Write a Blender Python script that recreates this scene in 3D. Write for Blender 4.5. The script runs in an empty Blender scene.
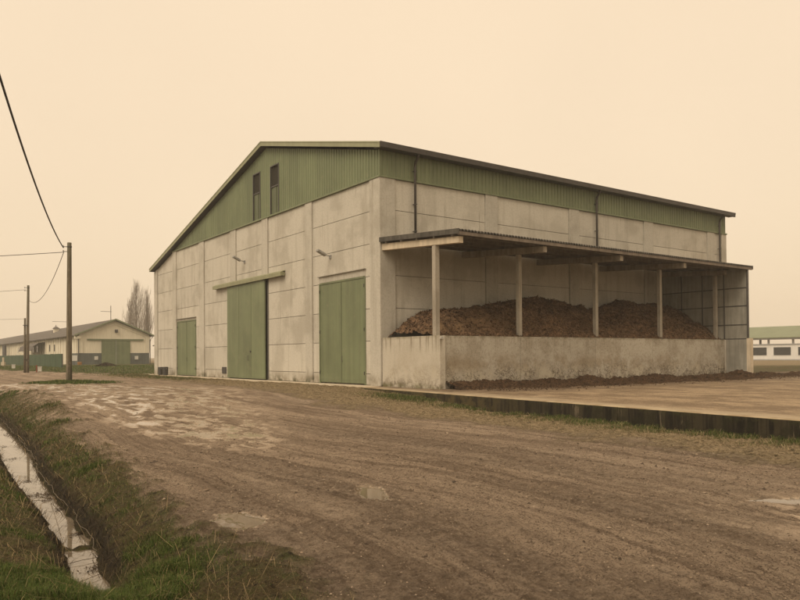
import bpy, math, random
import numpy as np

random.seed(7)
rng = np.random.default_rng(11)
C = bpy.context.scene.collection
scene = bpy.context.scene

# ------------------------------------------------------------------ frames
YAW = 0.6243
D2 = np.array([math.cos(YAW), math.sin(YAW)])      # along the barn's long side
D1 = np.array([-math.sin(YAW), math.cos(YAW)])     # along the barn's gable front
CX, CY = -0.8772, 33.7684                          # the barn's near corner
EYE = 1.4

def W(x, y, z=0.0):
    return (CX + D2[0]*x + D1[0]*y, CY + D2[1]*x + D1[1]*y, z)

def to_local(X, Y):
    qx, qy = X-CX, Y-CY
    return qx*D2[0]+qy*D2[1], qx*D1[0]+qy*D1[1]

# ------------------------------------------------------------------ noise
_perm = rng.permutation(512)
_ga = rng.random(512)*2*math.pi
_gx, _gy = np.cos(_ga), np.sin(_ga)

def noise(x, y, seed=0):
    x = np.asarray(x, float); y = np.asarray(y, float)
    xi = np.floor(x).astype(np.int64); yi = np.floor(y).astype(np.int64)
    xf, yf = x-xi, y-yi
    u = xf*xf*xf*(xf*(xf*6-15)+10); v = yf*yf*yf*(yf*(yf*6-15)+10)
    def g(ix, iy, fx, fy):
        h = _perm[(_perm[(ix+seed*17) & 511]+iy+seed*5) & 511]
        return _gx[h]*fx+_gy[h]*fy
    a = g(xi, yi, xf, yf); b = g(xi+1, yi, xf-1, yf)
    c = g(xi, yi+1, xf, yf-1); d = g(xi+1, yi+1, xf-1, yf-1)
    return 1.5*((a*(1-u)+b*u)*(1-v)+(c*(1-u)+d*u)*v)

def fbm(x, y, o=4, seed=0, gain=0.5):
    s = 0; a = 1.0
    for k in range(o):
        s = s+a*noise(x*2**k, y*2**k, seed+k); a *= gain
    return s

def S(t):
    t = np.clip(t, 0, 1)
    return t*t*(3-2*t)

# ------------------------------------------------------------------ mesh builder
class MB:
    def __init__(self):
        self.v = []; self.f = []; self.t = []; self.p = []
        self.tint = 1.0
    def add(self, vs, fs):
        n = len(self.v)
        self.v += [tuple(p) for p in vs]
        self.f += [tuple(i+n for i in f) for f in fs]
        self.t += [self.tint]*len(fs)
        self.p.append((n, len(self.v), len(self.f)-len(fs), len(self.f)))
    def box(self, x0, x1, y0, y1, z0, z1):
        if x0 > x1: x0, x1 = x1, x0
        if y0 > y1: y0, y1 = y1, y0
        if z0 > z1: z0, z1 = z1, z0
        self.add([(x0,y0,z0),(x1,y0,z0),(x1,y1,z0),(x0,y1,z0),(x0,y0,z1),(x1,y0,z1),(x1,y1,z1),(x0,y1,z1)],
                 [(3,2,1,0),(4,5,6,7),(0,1,5,4),(1,2,6,5),(2,3,7,6),(3,0,4,7)])
    def hexa(self, p):   # 8 points, bottom ring then top ring
        self.add(p, [(3,2,1,0),(4,5,6,7),(0,1,5,4),(1,2,6,5),(2,3,7,6),(3,0,4,7)])
    def prism(self, poly, axis, a, b):   # polygon extruded along x ('x': poly in y,z) or y ('y': poly in x,z) or z
        n = len(poly)
        mk = {'x': lambda q, t: (t, q[0], q[1]), 'y': lambda q, t: (q[0], t, q[1]), 'z': lambda q, t: (q[0], q[1], t)}[axis]
        vs = [mk(q, a) for q in poly]+[mk(q, b) for q in poly]
        fs = [tuple(range(n)), tuple(range(2*n-1, n-1, -1))]
        fs += [(i, i+n, (i+1) % n+n, (i+1) % n) for i in range(n)]
        self.add(vs, fs)
    def tube(self, pts, rad, n=8, cap=True):
        pts = [np.array(p, float) for p in pts]
        if not hasattr(rad, '__len__'): rad = [rad]*len(pts)
        vs = []; fs = []
        for i, p in enumerate(pts):
            a = pts[max(i-1, 0)]; b = pts[min(i+1, len(pts)-1)]
            d = b-a; d = d/(np.linalg.norm(d)+1e-9)
            ref = np.array([0, 0, 1.0]) if abs(d[2]) < 0.9 else np.array([1.0, 0, 0])
            s = np.cross(d, ref); s /= np.linalg.norm(s); t = np.cross(s, d)
            for k in range(n):
                th = 2*math.pi*k/n
                vs.append(p+rad[i]*(math.cos(th)*s+math.sin(th)*t))
        for i in range(len(pts)-1):
            for k in range(n):
                fs.append((i*n+k, i*n+(k+1) % n, (i+1)*n+(k+1) % n, (i+1)*n+k))
        if cap:
            fs.append(tuple(range(n-1, -1, -1))); m = (len(pts)-1)*n
            fs.append(tuple(m+k for k in range(n)))
        self.add(vs, fs)
    def build_each(self, name, mat, parent=None, **kw):
        """one object for every piece added"""
        out = []
        for (v0, v1, f0, f1) in self.p:
            q = MB(); q.v = self.v[v0:v1]; q.f = [tuple(i-v0 for i in f) for f in self.f[f0:f1]]; q.t = self.t[f0:f1]
            out.append(q.build(name, mat, parent, **kw))
        return out
    def build(self, name, mat, parent=None, smooth=False, fix=True, bevel=0):
        me = bpy.data.meshes.new(name)
        me.from_pydata(self.v, [], self.f)
        at = me.attributes.new('tint', 'FLOAT', 'FACE')
        at.data.foreach_set('value', np.array(self.t, np.float32))
        if fix:
            import bmesh
            bm = bmesh.new(); bm.from_mesh(me)
            bmesh.ops.recalc_face_normals(bm, faces=bm.faces)
            bm.to_mesh(me); bm.free()
        if mat: me.materials.append(mat)
        if smooth: me.polygons.foreach_set('use_smooth', [True]*len(me.polygons))
        o = bpy.data.objects.new(name, me); C.objects.link(o)
        if parent: o.parent = parent
        if bevel:
            m = o.modifiers.new('bevel', 'BEVEL'); m.width = bevel; m.segments = 2; m.limit_method = 'ANGLE'
        return o

def tag(o, label, cat, group=None):
    o['label'] = label; o['category'] = cat
    if group: o['group'] = group
    return o

def thing(name, label, cat, loc, rot=0.0, group=None):
    o = bpy.data.objects.new(name, None); C.objects.link(o)
    o.location = loc; o.rotation_euler = (0, 0, rot); o.empty_display_size = .3
    return tag(o, label, cat, group)

def big_mesh(name, V, loops, starts, mat, attrs=None, smooth=False):
    me = bpy.data.meshes.new(name)
    me.vertices.add(len(V)); me.vertices.foreach_set('co', V.astype(np.float32).ravel())
    me.loops.add(len(loops)); me.loops.foreach_set('vertex_index', loops.astype(np.int32))
    me.polygons.add(len(starts)); me.polygons.foreach_set('loop_start', starts.astype(np.int32))
    me.update(calc_edges=True)
    if smooth: me.polygons.foreach_set('use_smooth', np.ones(len(starts), bool))
    for k, a in (attrs or {}).items():
        if a.ndim == 1:
            at = me.attributes.new(k, 'FLOAT', 'POINT'); at.data.foreach_set('value', a.astype(np.float32))
        else:
            at = me.attributes.new(k, 'FLOAT_COLOR', 'POINT'); at.data.foreach_set('color', a.astype(np.float32).ravel())
    me.materials.append(mat)
    o = bpy.data.objects.new(name, me); C.objects.link(o)
    return o

# ------------------------------------------------------------------ materials
class NT:
    def __init__(self, name, rough=0.8, spec=0.3, metal=0.0):
        self.m = bpy.data.materials.new(name); self.m.use_nodes = True
        self.n = self.m.node_tree.nodes; self.l = self.m.node_tree.links
        self.b = self.n['Principled BSDF']
        self.b.inputs['Roughness'].default_value = rough
        self.b.inputs['Specular IOR Level'].default_value = spec
        self.b.inputs['Metallic'].default_value = metal
    def link(self, a, b): self.l.new(a, b)
    def geo(self):
        return self.n.new('ShaderNodeTexCoord').outputs['Object']
    def mapping(self, vec, scale=(1,1,1), rot=(0,0,0)):
        m = self.n.new('ShaderNodeMapping'); self.link(vec, m.inputs[0])
        m.inputs['Scale'].default_value = scale; m.inputs['Rotation'].default_value = rot
        return m.outputs[0]
    def noise(self, vec, scale, detail=4, rough=.55, dist=0.0):
        t = self.n.new('ShaderNodeTexNoise'); self.link(vec, t.inputs['Vector'])
        t.inputs['Scale'].default_value = scale; t.inputs['Detail'].default_value = detail
        t.inputs['Roughness'].default_value = rough; t.inputs['Distortion'].default_value = dist
        return t.outputs['Fac']
    def voro(self, vec, scale, feature='DISTANCE_TO_EDGE'):
        t = self.n.new('ShaderNodeTexVoronoi'); t.feature = feature; self.link(vec, t.inputs['Vector'])
        t.inputs['Scale'].default_value = scale
        return t.outputs['Distance']
    def ramp(self, fac, a, b, lo=0.0, hi=1.0):   # smooth range remap
        m = self.n.new('ShaderNodeMapRange'); m.interpolation_type = 'SMOOTHSTEP'
        self.link(fac, m.inputs['Value'])
        for i, v in zip(('From Min', 'From Max', 'To Min', 'To Max'), (a, b, lo, hi)): m.inputs[i].default_value = v
        return m.outputs[0]
    def math(self, op, a, b=None):
        m = self.n.new('ShaderNodeMath'); m.operation = op
        for i, v in enumerate((a, b)):
            if v is None: continue
            if isinstance(v, (int, float)): m.inputs[i].default_value = v
            else: self.link(v, m.inputs[i])
        return m.outputs[0]
    def mix(self, fac, a, b, mode='MIX'):
        m = self.n.new('ShaderNodeMix'); m.data_type = 'RGBA'; m.blend_type = mode
        for s, v in ((m.inputs[0], fac), (m.inputs[6], a), (m.inputs[7], b)):
            if isinstance(v, (int, float)): s.default_value = v
            elif isinstance(v, tuple): s.default_value = (*v, 1) if len(v) == 3 else v
            else: self.link(v, s)
        return m.outputs[2]
    def attr(self, name, out='Fac'):
        a = self.n.new('ShaderNodeAttribute'); a.attribute_name = name
        return a.outputs[out]
    def xyz(self, vec):
        s = self.n.new('ShaderNodeSeparateXYZ'); self.link(vec, s.inputs[0]); return s.outputs
    def rgb(self, col):
        s = self.n.new('ShaderNodeSeparateColor'); self.link(col, s.inputs[0]); return s.outputs
    def color(self, c):
        if isinstance(c, tuple): self.b.inputs['Base Color'].default_value = (*c, 1)
        else: self.link(c, self.b.inputs['Base Color'])
    def rough(self, r): self.link(r, self.b.inputs['Roughness'])
    def bump(self, h, strength=.3, dist=.02):
        b = self.n.new('ShaderNodeBump'); b.inputs['Strength'].default_value = strength
        b.inputs['Distance'].default_value = dist; self.link(h, b.inputs['Height'])
        self.link(b.outputs[0], self.b.inputs['Normal'])

def mat_plain(name, col, var=.15, scale=3.0, rough=.7, spec=.3, streak=True, metal=0.0):
    t = NT(name, rough, spec, metal)
    g = t.geo()
    n1 = t.noise(g, scale, 5)
    n2 = t.noise(t.mapping(g, (6, 6, .5)), 1.0, 4) if streak else t.noise(g, scale*6, 3)
    f = t.math('ADD', t.math('MULTIPLY', n1, .5), t.math('MULTIPLY', n2, .5))
    k = t.ramp(f, .3, .7, 1-var, 1+var)
    t.color(t.mix(1.0, col, t.mix(0.0, k, k), 'MULTIPLY'))
    return t.m

def mat_concrete(name, base=(.42,.385,.335), dark=(.24,.21,.175), moss=True, dirty=0.0):
    t = NT(name, .88, .2)
    g = t.geo(); p = t.xyz(g)
    tint = t.attr('tint')
    blot = t.noise(g, .45, 6, .6)
    streak = t.noise(t.mapping(g, (2.6, 2.6, .16)), 1.0, 6, .65)
    fine = t.noise(g, 11, 8, .8)
    c = t.mix(t.ramp(blot, .46, .62, 0, .55), base, dark)
    c = t.mix(t.ramp(streak, .5, .64, 0, .38), c, dark)
    c = t.mix(t.math('MULTIPLY', t.ramp(t.noise(t.mapping(g, (3, 3, .1)), 1.0, 5, .7), .56, .66, 0, .5), t.ramp(t.noise(g, .35, 3, .5), .48, .58, 0, 1)), c, (.19,.16,.115))
    c = t.mix(t.ramp(fine, .48, .6, 0, .45), c, (base[0]*.68, base[1]*.66, base[2]*.62))
    pores = t.noise(g, 55, 3, .6)
    c = t.mix(t.ramp(pores, .6, .68, 0, .5), c, (.1,.085,.065))
    # splash dirt along the foot of the wall
    foot = t.math('MULTIPLY', t.ramp(p[2], .05, .75, 1, 0), t.ramp(t.noise(g, 1.6, 5, .65), .35, .65, .15, 1))
    c = t.mix(t.math('MULTIPLY', foot, .62), c, (.15,.115,.065))
    if moss:
        mo = t.math('MULTIPLY', t.ramp(p[2], .0, .5, 1, 0), t.ramp(t.noise(g, .9, 4, .6), .5, .62, 0, 1))
        c = t.mix(t.math('MULTIPLY', mo, .8), c, (.05,.05,.015))
    c = t.mix(1.0, c, t.mix(0.0, tint, tint), 'MULTIPLY')
    t.color(c); t.bump(t.math('ADD', fine, t.math('MULTIPLY', pores, .6)), .35, .012)
    return t.m

def mat_bunker(name):
    t = NT(name, .9, .2)
    g = t.geo(); p = t.xyz(g)
    tint = t.attr('tint')
    base = (.41,.372,.305)
    side = t.ramp(p[0], .28, .5, .35, 1)
    blot = t.noise(g, .9, 8, .7)
    c = t.mix(t.math('MULTIPLY', t.ramp(blot, .44, .6, 0, .5), side), base, (.225,.185,.13))
    fine = t.noise(g, 12, 8, .82)
    c = t.mix(t.math('MULTIPLY', t.ramp(fine, .51, .6, 0, .5), side), c, (.15,.12,.08))
    c = t.mix(t.math('MULTIPLY', t.ramp(fine, .47, .40, 0, .4), side), c, (.44,.39,.31))
    band = t.math('MULTIPLY', t.math('MULTIPLY', t.ramp(p[2], .35, 1.0, 0, 1), t.ramp(p[2], .95, 1.75, 1, 0)), side)
    ochre = t.math('MULTIPLY', band, t.ramp(t.noise(g, .6, 6, .7), .44, .58, 0, .5))
    c = t.mix(ochre, c, (.2,.14,.072))
    # scraped lower half: pale scrapes and dark bucket scratches
    scr = t.noise(t.mapping(g, (1, 1, 1.3)), 2.3, 3, .55, 2.6)
    scr2 = t.noise(t.mapping(g, (1.4, 1.4, 1)), 3.7, 3, .55, 2.0)
    where = t.ramp(t.noise(g, 1.1, 5, .75), .46, .54, 0, 1)
    l1 = t.ramp(t.math('ABSOLUTE', t.math('SUBTRACT', scr, .5)), .0, .05, 1, 0)
    l2 = t.ramp(t.math('ABSOLUTE', t.math('SUBTRACT', scr2, .47)), .0, .045, 1, 0)
    line = t.math('MULTIPLY', t.math('MAXIMUM', l1, l2), where)
    low = t.ramp(p[2], .55, 1.25, 1, 0)
    c = t.mix(t.math('MULTIPLY', t.math('MULTIPLY', low, side), t.ramp(t.noise(g, 1.2, 6, .78), .47, .56, 0, .75)), c, (.43,.38,.29))
    c = t.mix(t.math('MULTIPLY', t.math('MULTIPLY', line, t.math('MULTIPLY', low, side)), .95), c, (.07,.047,.027))
    mud = t.math('MULTIPLY', t.ramp(p[2], .0, .55, 1, 0), t.ramp(t.noise(g, 2.2, 6, .7), .42, .6, 0, 1))
    c = t.mix(t.math('MULTIPLY', mud, .8), c, (.08,.054,.032))
    # black drips below the coping
    drip = t.noise(t.mapping(g, (4.5, 4.5, .12)), 1.0, 5, .7)
    d = t.math('MULTIPLY', t.math('MULTIPLY', t.ramp(p[2], 1.35, 2.25, 0, 1), t.ramp(drip, .5, .62, 0, 1)), t.ramp(p[0], .3, .9, 1, .35))
    c = t.mix(t.math('MULTIPLY', d, .7), c, (.11,.085,.05))
    cop = t.math('MULTIPLY', t.ramp(p[2], 2.1, 2.26, 0, 1), t.ramp(t.noise(g, 3, 4, .7), .4, .6, .2, 1))
    c = t.mix(t.math('MULTIPLY', cop, .6), c, (.12,.1,.045))
    mo = t.math('MULTIPLY', t.ramp(p[2], .0, .3, 1, 0), t.ramp(t.noise(g, 1.2, 4, .6), .42, .6, 0, 1))
    c = t.mix(t.math('MULTIPLY', mo, .7), c, (.09,.085,.025))
    c = t.mix(1.0, c, t.mix(0.0, tint, tint), 'MULTIPLY')
    t.color(c); t.bump(t.math('ADD', fine, t.math('MULTIPLY', scr, .5)), .4, .02)
    return t.m

def mat_kerb(name):
    t = NT(name, .9, .25)
    g = t.geo(); p = t.xyz(g)
    st = t.noise(t.mapping(g, (3.2, 3.2, .25)), 1.0, 6, .7)
    n = t.noise(g, 2.2, 5, .65)
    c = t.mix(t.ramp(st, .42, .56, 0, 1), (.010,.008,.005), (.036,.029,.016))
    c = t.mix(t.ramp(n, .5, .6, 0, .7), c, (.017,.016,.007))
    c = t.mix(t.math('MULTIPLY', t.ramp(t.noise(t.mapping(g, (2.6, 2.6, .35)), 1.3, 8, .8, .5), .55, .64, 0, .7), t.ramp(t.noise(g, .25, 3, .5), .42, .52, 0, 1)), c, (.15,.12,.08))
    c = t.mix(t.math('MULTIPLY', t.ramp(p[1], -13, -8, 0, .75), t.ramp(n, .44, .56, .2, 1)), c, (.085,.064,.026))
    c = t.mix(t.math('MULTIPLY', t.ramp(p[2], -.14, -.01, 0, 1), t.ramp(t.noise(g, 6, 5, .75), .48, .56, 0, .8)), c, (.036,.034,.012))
    # top arris
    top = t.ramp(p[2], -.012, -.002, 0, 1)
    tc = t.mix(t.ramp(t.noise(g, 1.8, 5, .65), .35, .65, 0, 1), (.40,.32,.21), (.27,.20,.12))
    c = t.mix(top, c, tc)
    t.color(c); t.bump(n, .5, .03)
    return t.m

def mat_apron(name):
    t = NT(name, .85, .25)
    g = t.geo(); p = t.xyz(g)
    a = t.noise(t.mapping(g, (.5, .3, 1)), 1.2, 7, .72)
    b = t.noise(t.mapping(g, (1.0, .45, 1)), 2.6, 8, .78)
    f = t.noise(g, 16, 8, .82)
    c = t.mix(t.ramp(a, .42, .58, 0, 1), (.32,.235,.145), (.17,.118,.07))
    c = t.mix(t.ramp(b, .48, .6, 0, .75), c, (.12,.08,.046))
    c = t.mix(t.ramp(f, .51, .6, 0, .65), c, (.09,.06,.036))
    c = t.mix(t.ramp(f, .47, .4, 0, .4), c, (.4,.32,.22))
    md = t.math('MULTIPLY', t.ramp(p[1], -10.5, -5.5, 0, 1), t.ramp(t.noise(t.mapping(g, (.6, 1.6, 1)), 1.2, 8, .78), .42, .55, .15, 1))
    c = t.mix(md, c, t.mix(t.ramp(f, .42, .58, 0, 1), (.045,.028,.016), (.12,.08,.048)))
    e = t.attr('edge')
    cc = t.mix(t.ramp(b, .4, .7, 0, .6), (.37,.30,.205), (.24,.18,.115))
    c = t.mix(e, c, cc)
    t.color(c); t.bump(t.math('ADD', b, f), .5, .02)
    return t.m

def mat_green_metal(name, col, var=.14):
    t = NT(name, .5, .35)
    g = t.geo(); tint = t.attr('tint')
    n1 = t.noise(g, .5, 5, .6); n2 = t.noise(t.mapping(g, (3, 3, .12)), 1.0, 5, .65)
    k = t.ramp(t.math('ADD', t.math('MULTIPLY', n1, .5), t.math('MULTIPLY', n2, .5)), .32, .68, 1-var, 1+var)
    c = t.mix(1.0, col, t.mix(0.0, k, k), 'MULTIPLY')
    c = t.mix(1.0, c, t.mix(0.0, tint, tint), 'MULTIPLY')
    dust = t.ramp(t.noise(g, 2.5, 6, .7), .52, .72, 0, .22)
    c = t.mix(dust, c, (.26,.23,.15))
    t.color(c); t.bump(t.noise(g, 1.1, 3), .06, .05)
    return t.m

M = {}
M['concrete'] = mat_concrete('weathered_concrete', (.51,.475,.405), (.33,.298,.242))
M['post'] = mat_concrete('post_concrete', (.36,.32,.26), (.2,.175,.135), moss=False)
M['bunker'] = mat_bunker('stained_bunker_concrete')
M['kerb'] = mat_kerb('mossy_kerb_concrete')
M['apron'] = mat_apron('dirty_apron_concrete')
M['clad'] = mat_green_metal('green_cladding_paint', (.152,.175,.095))
M['door'] = mat_green_metal('green_door_paint', (.138,.16,.085), .2)
M['fascia'] = mat_green_metal('pale_green_fascia_paint', (.25,.25,.15))
M['brown'] = mat_plain('brown_gutter_metal', (.055,.047,.04), .2, 2, .45, .4)
M['dark'] = mat_plain('painted_shade_black', (.012,.011,.009), .1)  # near-black colour standing in for unlit interior shade
M['mesh'] = mat_plain('rusty_wire_mesh', (.07,.06,.04), .5, 30, .7, streak=False)
M['fibre'] = mat_plain('fibre_cement_sheet', (.08,.073,.062), .4, 2.5, .95, .15)
M['purlin'] = mat_plain('aged_timber_purlin', (.12,.104,.084), .3, 2, .85, .2)
M['steel'] = mat_plain('galvanised_steel', (.3,.29,.27), .2, 3, .45, .4, metal=.3)
M['darksteel'] = mat_plain('dark_steel', (.06,.055,.05), .2, 3, .5, .4)
M['panelgrey'] = mat_plain('grey_cement_panel', (.26,.245,.205), .25, 1.2, .85, .2)
M['eave'] = mat_plain('reddish_eave_board', (.17,.14,.112), .3, 2, .9, .15)
M['beam'] = mat_plain('dark_beam_concrete', (.27,.23,.18), .3, 2, .9, .15)
M['pale'] = mat_plain('pale_cast_concrete', (.5,.42,.31), .2, 2, .85, .2)
M['lamp'] = mat_plain('grey_lamp_casing', (.25,.24,.22), .15, 5, .45, .4)
M['glass'] = mat_plain('dark_window_glass', (.03,.032,.032), .1, 1, .08, .5)
M['plate'] = mat_plain('white_plate', (.55,.52,.46), .05, 3, .5)
M['bin'] = mat_plain('dark_bin_plastic', (.05,.047,.043), .2, 4, .5)
M['cream'] = mat_plain('cream_render', (.66,.6,.475), .12, .5, .9, .15)
M['teal'] = mat_plain('slate_blue_plinth_paint', (.1,.108,.095), .2, .8, .8)
M['fencegreen'] = mat_plain('dark_green_fence_sheet', (.042,.072,.036), .2, 1, .7)
M['tile'] = mat_plain('grey_roof_tiles', (.12,.105,.09), .3, 1.5, .9, .15)
M['roofgreen'] = mat_plain('pale_green_roof_sheet', (.18,.2,.12), .12, .4, .6)
M['barwhite'] = mat_plain('white_render', (.66,.64,.6), .08, .4, .85)
M['greyband'] = mat_plain('grey_band', (.33,.33,.32), .1, .4, .85)
M['orange'] = mat_plain('orange_plastic', (.32,.15,.045), .1)
M['red'] = mat_plain('faded_red_paint', (.25,.07,.035), .1)
M['cable'] = mat_plain('black_cable_sheath', (.03,.027,.024), .1, 5, .6)
M['bark'] = mat_plain('grey_poplar_bark', (.22,.18,.135), .25, 1, .95, .1)
M['shrub'] = mat_plain('dark_brown_dead_leaves', (.05,.032,.018), .3, 4, .95, .1)
M['straw_wire'] = mat_plain('pale_rusty_wire', (.15,.12,.085), .4, 8, .8)
M['wood_pole'] = None

def mat_pole():
    t = NT('streaked_pole_concrete', .9, .2)
    g = t.geo(); p = t.xyz(g)
    st = t.noise(t.mapping(g, (9, 9, .35)), 1.0, 6, .7)
    n = t.noise(g, 5, 5, .7)
    c = t.mix(t.ramp(st, .35, .65, 0, 1), (.2,.165,.115), (.085,.07,.045))
    c = t.mix(t.ramp(n, .5, .7, 0, .5), c, (.26,.22,.165))
    c = t.mix(t.ramp(p[2], 5.5, 8.2, 0, .75), c, (.085,.078,.045))
    t.color(c); t.bump(n, .5, .01); return t.m
M['wood_pole'] = mat_pole()

def mat_heap(name='composted_manure', k=1.0):
    t = NT(name, .95, .15)
    g = t.geo()
    a = t.noise(g, 1.1, 6, .7); b = t.noise(g, 6, 7, .82); f = t.noise(g, 22, 6, .82)
    c = t.mix(t.ramp(b, .43, .58, 0, 1), (.055,.03,.016), (.21,.122,.066))
    c = t.mix(t.ramp(f, .52, .62, 0, .8), c, (.36,.255,.16))
    c = t.mix(t.ramp(f, .47, .4, 0, .9), c, (.012,.007,.004))
    c = t.mix(t.ramp(t.noise(g, 3.2, 6, .8), .53, .62, 0, .7), c, (.02,.012,.007))
    dry = t.attr('dry')
    dc = t.mix(t.ramp(f, .35, .65, 0, 1), (.13,.078,.04), (.22,.145,.08))
    c = t.mix(t.math('MULTIPLY', dry, t.ramp(a, .35, .6, .2, 1)), c, dc)
    if k != 1.0: c = t.mix(1.0, c, (k, k*.97, k*.93), 'MULTIPLY')
    t.color(c); t.bump(t.math('ADD', t.math('MULTIPLY', b, .7), f), 1.0, .05); return t.m
M['heap'] = mat_heap(); M['spill'] = mat_heap('dark_spilled_manure', .5)  # spill uses an evenly darker copy of the heap colours

def mat_ground():
    t = NT('earth_grass_and_gravel', .95, .2)
    g = t.geo()
    m1 = t.rgb(t.attr('mask', 'Color')); m2 = t.rgb(t.attr('mask2', 'Color'))
    road, lush, mud = m1[0], m1[1], m1[2]
    straw, wet, pale = m2[0], m2[1], m2[2]
    damp_vignette = t.attr('damp_vignette')
    grain = t.noise(g, 9, 9, .88)             # clods and grit at every size; hollows coloured dark as painted relief shade
    grit = t.noise(g, 46, 5, .8)
    fine = t.noise(g, 30, 5, .75); med = t.noise(g, 4.5, 7, .75); big = t.noise(g, .5, 6, .65)
    # rough grass and litter
    c = t.mix(t.ramp(med, .43, .57, 0, 1), (.068,.052,.021), (.058,.064,.016))
    c = t.mix(t.ramp(big, .42, .6, 0, .6), c, (.095,.066,.03))
    c = t.mix(t.ramp(grit, .52, .62, 0, .7), c, (.19,.135,.07))
    c = t.mix(t.ramp(grain, .49, .41, 0, .85), c, (.016,.012,.006))
    c = t.mix(t.math('MULTIPLY', lush, .8), c, t.mix(t.ramp(grain, .42, .58, 0, 1), (.02,.034,.006), (.062,.078,.018)))
    sc = t.mix(t.ramp(grain, .42, .58, 0, 1), (.12,.085,.045), (.36,.275,.165))
    sc = t.mix(t.ramp(med, .52, .62, 0, .5), sc, (.14,.1,.052))
    sc = t.mix(t.ramp(grit, .54, .64, 0, .7), sc, (.36,.28,.17))
    c = t.mix(t.math('MULTIPLY', straw, t.ramp(med, .38, .52, .45, 1)), c, sc)
    # road of packed earth and gravel, drawn out along the traffic
    fl = t.n.new('ShaderNodeCombineXYZ'); t.link(t.attr('fu'), fl.inputs[0]); t.link(t.attr('fv'), fl.inputs[1]); fl = fl.outputs[0]
    st = t.noise(t.mapping(fl, (.9, .07, 1)), 1.5, 8, .7)
    trk = t.noise(t.mapping(fl, (3.0, .045, 1)), 1.6, 5, .7)
    scuff = t.noise(t.mapping(fl, (7.0, 1.1, 1)), 1.5, 7, .8)
    rc = t.mix(t.ramp(st, .42, .58, 0, 1), (.235,.172,.118), (.38,.287,.203))
    rc = t.mix(t.ramp(trk, .49, .40, 0, .6), rc, (.125,.085,.055))
    rc = t.mix(t.ramp(trk, .54, .62, 0, .5), rc, (.45,.35,.25))
    rc = t.mix(t.math('MULTIPLY', t.ramp(scuff, .52, .60, 0, .7), t.ramp(big, .42, .55, .25, 1)), rc, (.085,.056,.034))
    rc = t.mix(t.ramp(grain, .53, .61, 0, .5), rc, (.43,.335,.24))
    rc = t.mix(t.ramp(grain, .49, .41, 0, .6), rc, (.125,.086,.056))  # hollows darkened, relief shading put into the colour
    rc = t.mix(t.ramp(grit, .475, .40, 0, .9), rc, (.065,.044,.028))
    rc = t.mix(t.ramp(grit, .57, .66, 0, .35), rc, (.40,.32,.235))
    rc = t.mix(pale, rc, t.mix(t.ramp(grain, .42, .58, 0, 1), (.32,.245,.17), (.5,.4,.3)))
    rc = t.mix(t.math('MULTIPLY', damp_vignette, .62), rc, t.mix(t.ramp(grain, .42, .6, 0, 1), (.09,.062,.04), (.23,.168,.113)))  # damp mud colour, near the camera also the painted vignette
    c = t.mix(road, c, rc)
    c = t.mix(t.math('MULTIPLY', mud, t.ramp(fine, .4, .6, 1, .75)), c, t.mix(t.ramp(grain, .45, .6, 0, 1), (.014,.0095,.0055), (.05,.034,.02)))
    c = t.mix(t.math('MULTIPLY', wet, .8), c, (.255,.195,.135))  # tan mixed into wet parts to carry some sky sheen
    t.color(c)
    rg = t.ramp(wet, .05, .8, .95, .1)
    t.rough(t.math('SUBTRACT', rg, t.math('MULTIPLY', t.math('MULTIPLY', damp_vignette, t.ramp(med, .4, .6, 0, 1)), .4)))
    h = t.math('ADD', t.math('MULTIPLY', grain, 1.6), t.math('MULTIPLY', grit, .5))
    b = t.n.new('ShaderNodeBump'); b.inputs['Distance'].default_value = .05
    t.link(t.ramp(wet, .0, .7, .9, .02), b.inputs['Strength']); t.link(h, b.inputs['Height'])
    t.link(b.outputs[0], t.b.inputs['Normal'])
    return t.m
M['ground'] = mat_ground()

def mat_water(name, col, rough):
    t = NT(name, rough, .5)
    g = t.geo()
    t.color(t.mix(t.ramp(t.noise(g, 3, 3), .4, .6, 0, 1), col, (col[0]*.8, col[1]*.8, col[2]*.8)))
    t.b.inputs['IOR'].default_value = 1.33
    t.bump(t.noise(g, 5, 2), .012, .02); return t.m
M['water'] = mat_water('still_ditch_water', (.2,.16,.115), .01)
M['water'].node_tree.nodes['Principled BSDF'].inputs['IOR'].default_value = 1.6
M['puddle'] = mat_water('muddy_puddle_water', (.15,.11,.07), .04)

def mat_blades(name):
    t = NT(name, .75, .2)
    c = t.attr('bcol', 'Color'); t.color(c); return t.m
M['blades'] = mat_blades('grass_blades')

# ------------------------------------------------------------------ terrain
DY = np.array([5.0, 7.3, 9.0, 11.0, 14.0, 17.3, 26.8, 40.0, 60.0])
DX = np.array([-1.9, -3.12, -4.05, -5.34, -7.27, -9.22, -15.3, -24.8, -42.0])
DHW = np.array([.09, .11, .12, .14, .20, .27, .36, .4, .45])
RY = np.array([-60, 0., 2.5, 4.0, 5.3, 6.5, 7.9, 11.0, 15.1, 24.0, 31.0, 35.0, 38.0, 42.0, 46.0, 60.0])
RX = np.array([30, 3.2, 1.4, .35, -.5, -1.3, -2.25, -4.05, -6.45, -11.9, -16.3, -20.3, -26.0, -38.0, -60.0, -200.0])
WATER_Z = -0.9
KLX = lambda ly: np.where(ly > 0, -1.3, np.where(ly > -5, -1.3+ly*.13, -1.95+(ly+5)*.1))   # outer edge of the apron

PUD = [(-1.78, 7.9, .27, .42, .5), (-.40, 9.45, .2, .55, .2), (5.0, 8.75, .75, .17, -.05), (5.35, 7.45, .6, .06, .2)]   # x, y, half length, half depth, turn

def ditch_terms(X, Y):
    xc = np.interp(Y, DY, DX); hw = np.interp(Y, DY, DHW)
    d = (X-xc)*.86 + noise(X*1.7, Y*1.7, 3)*.05 + noise(X*6, Y*6, 4)*.025
    return d, hw

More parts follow.
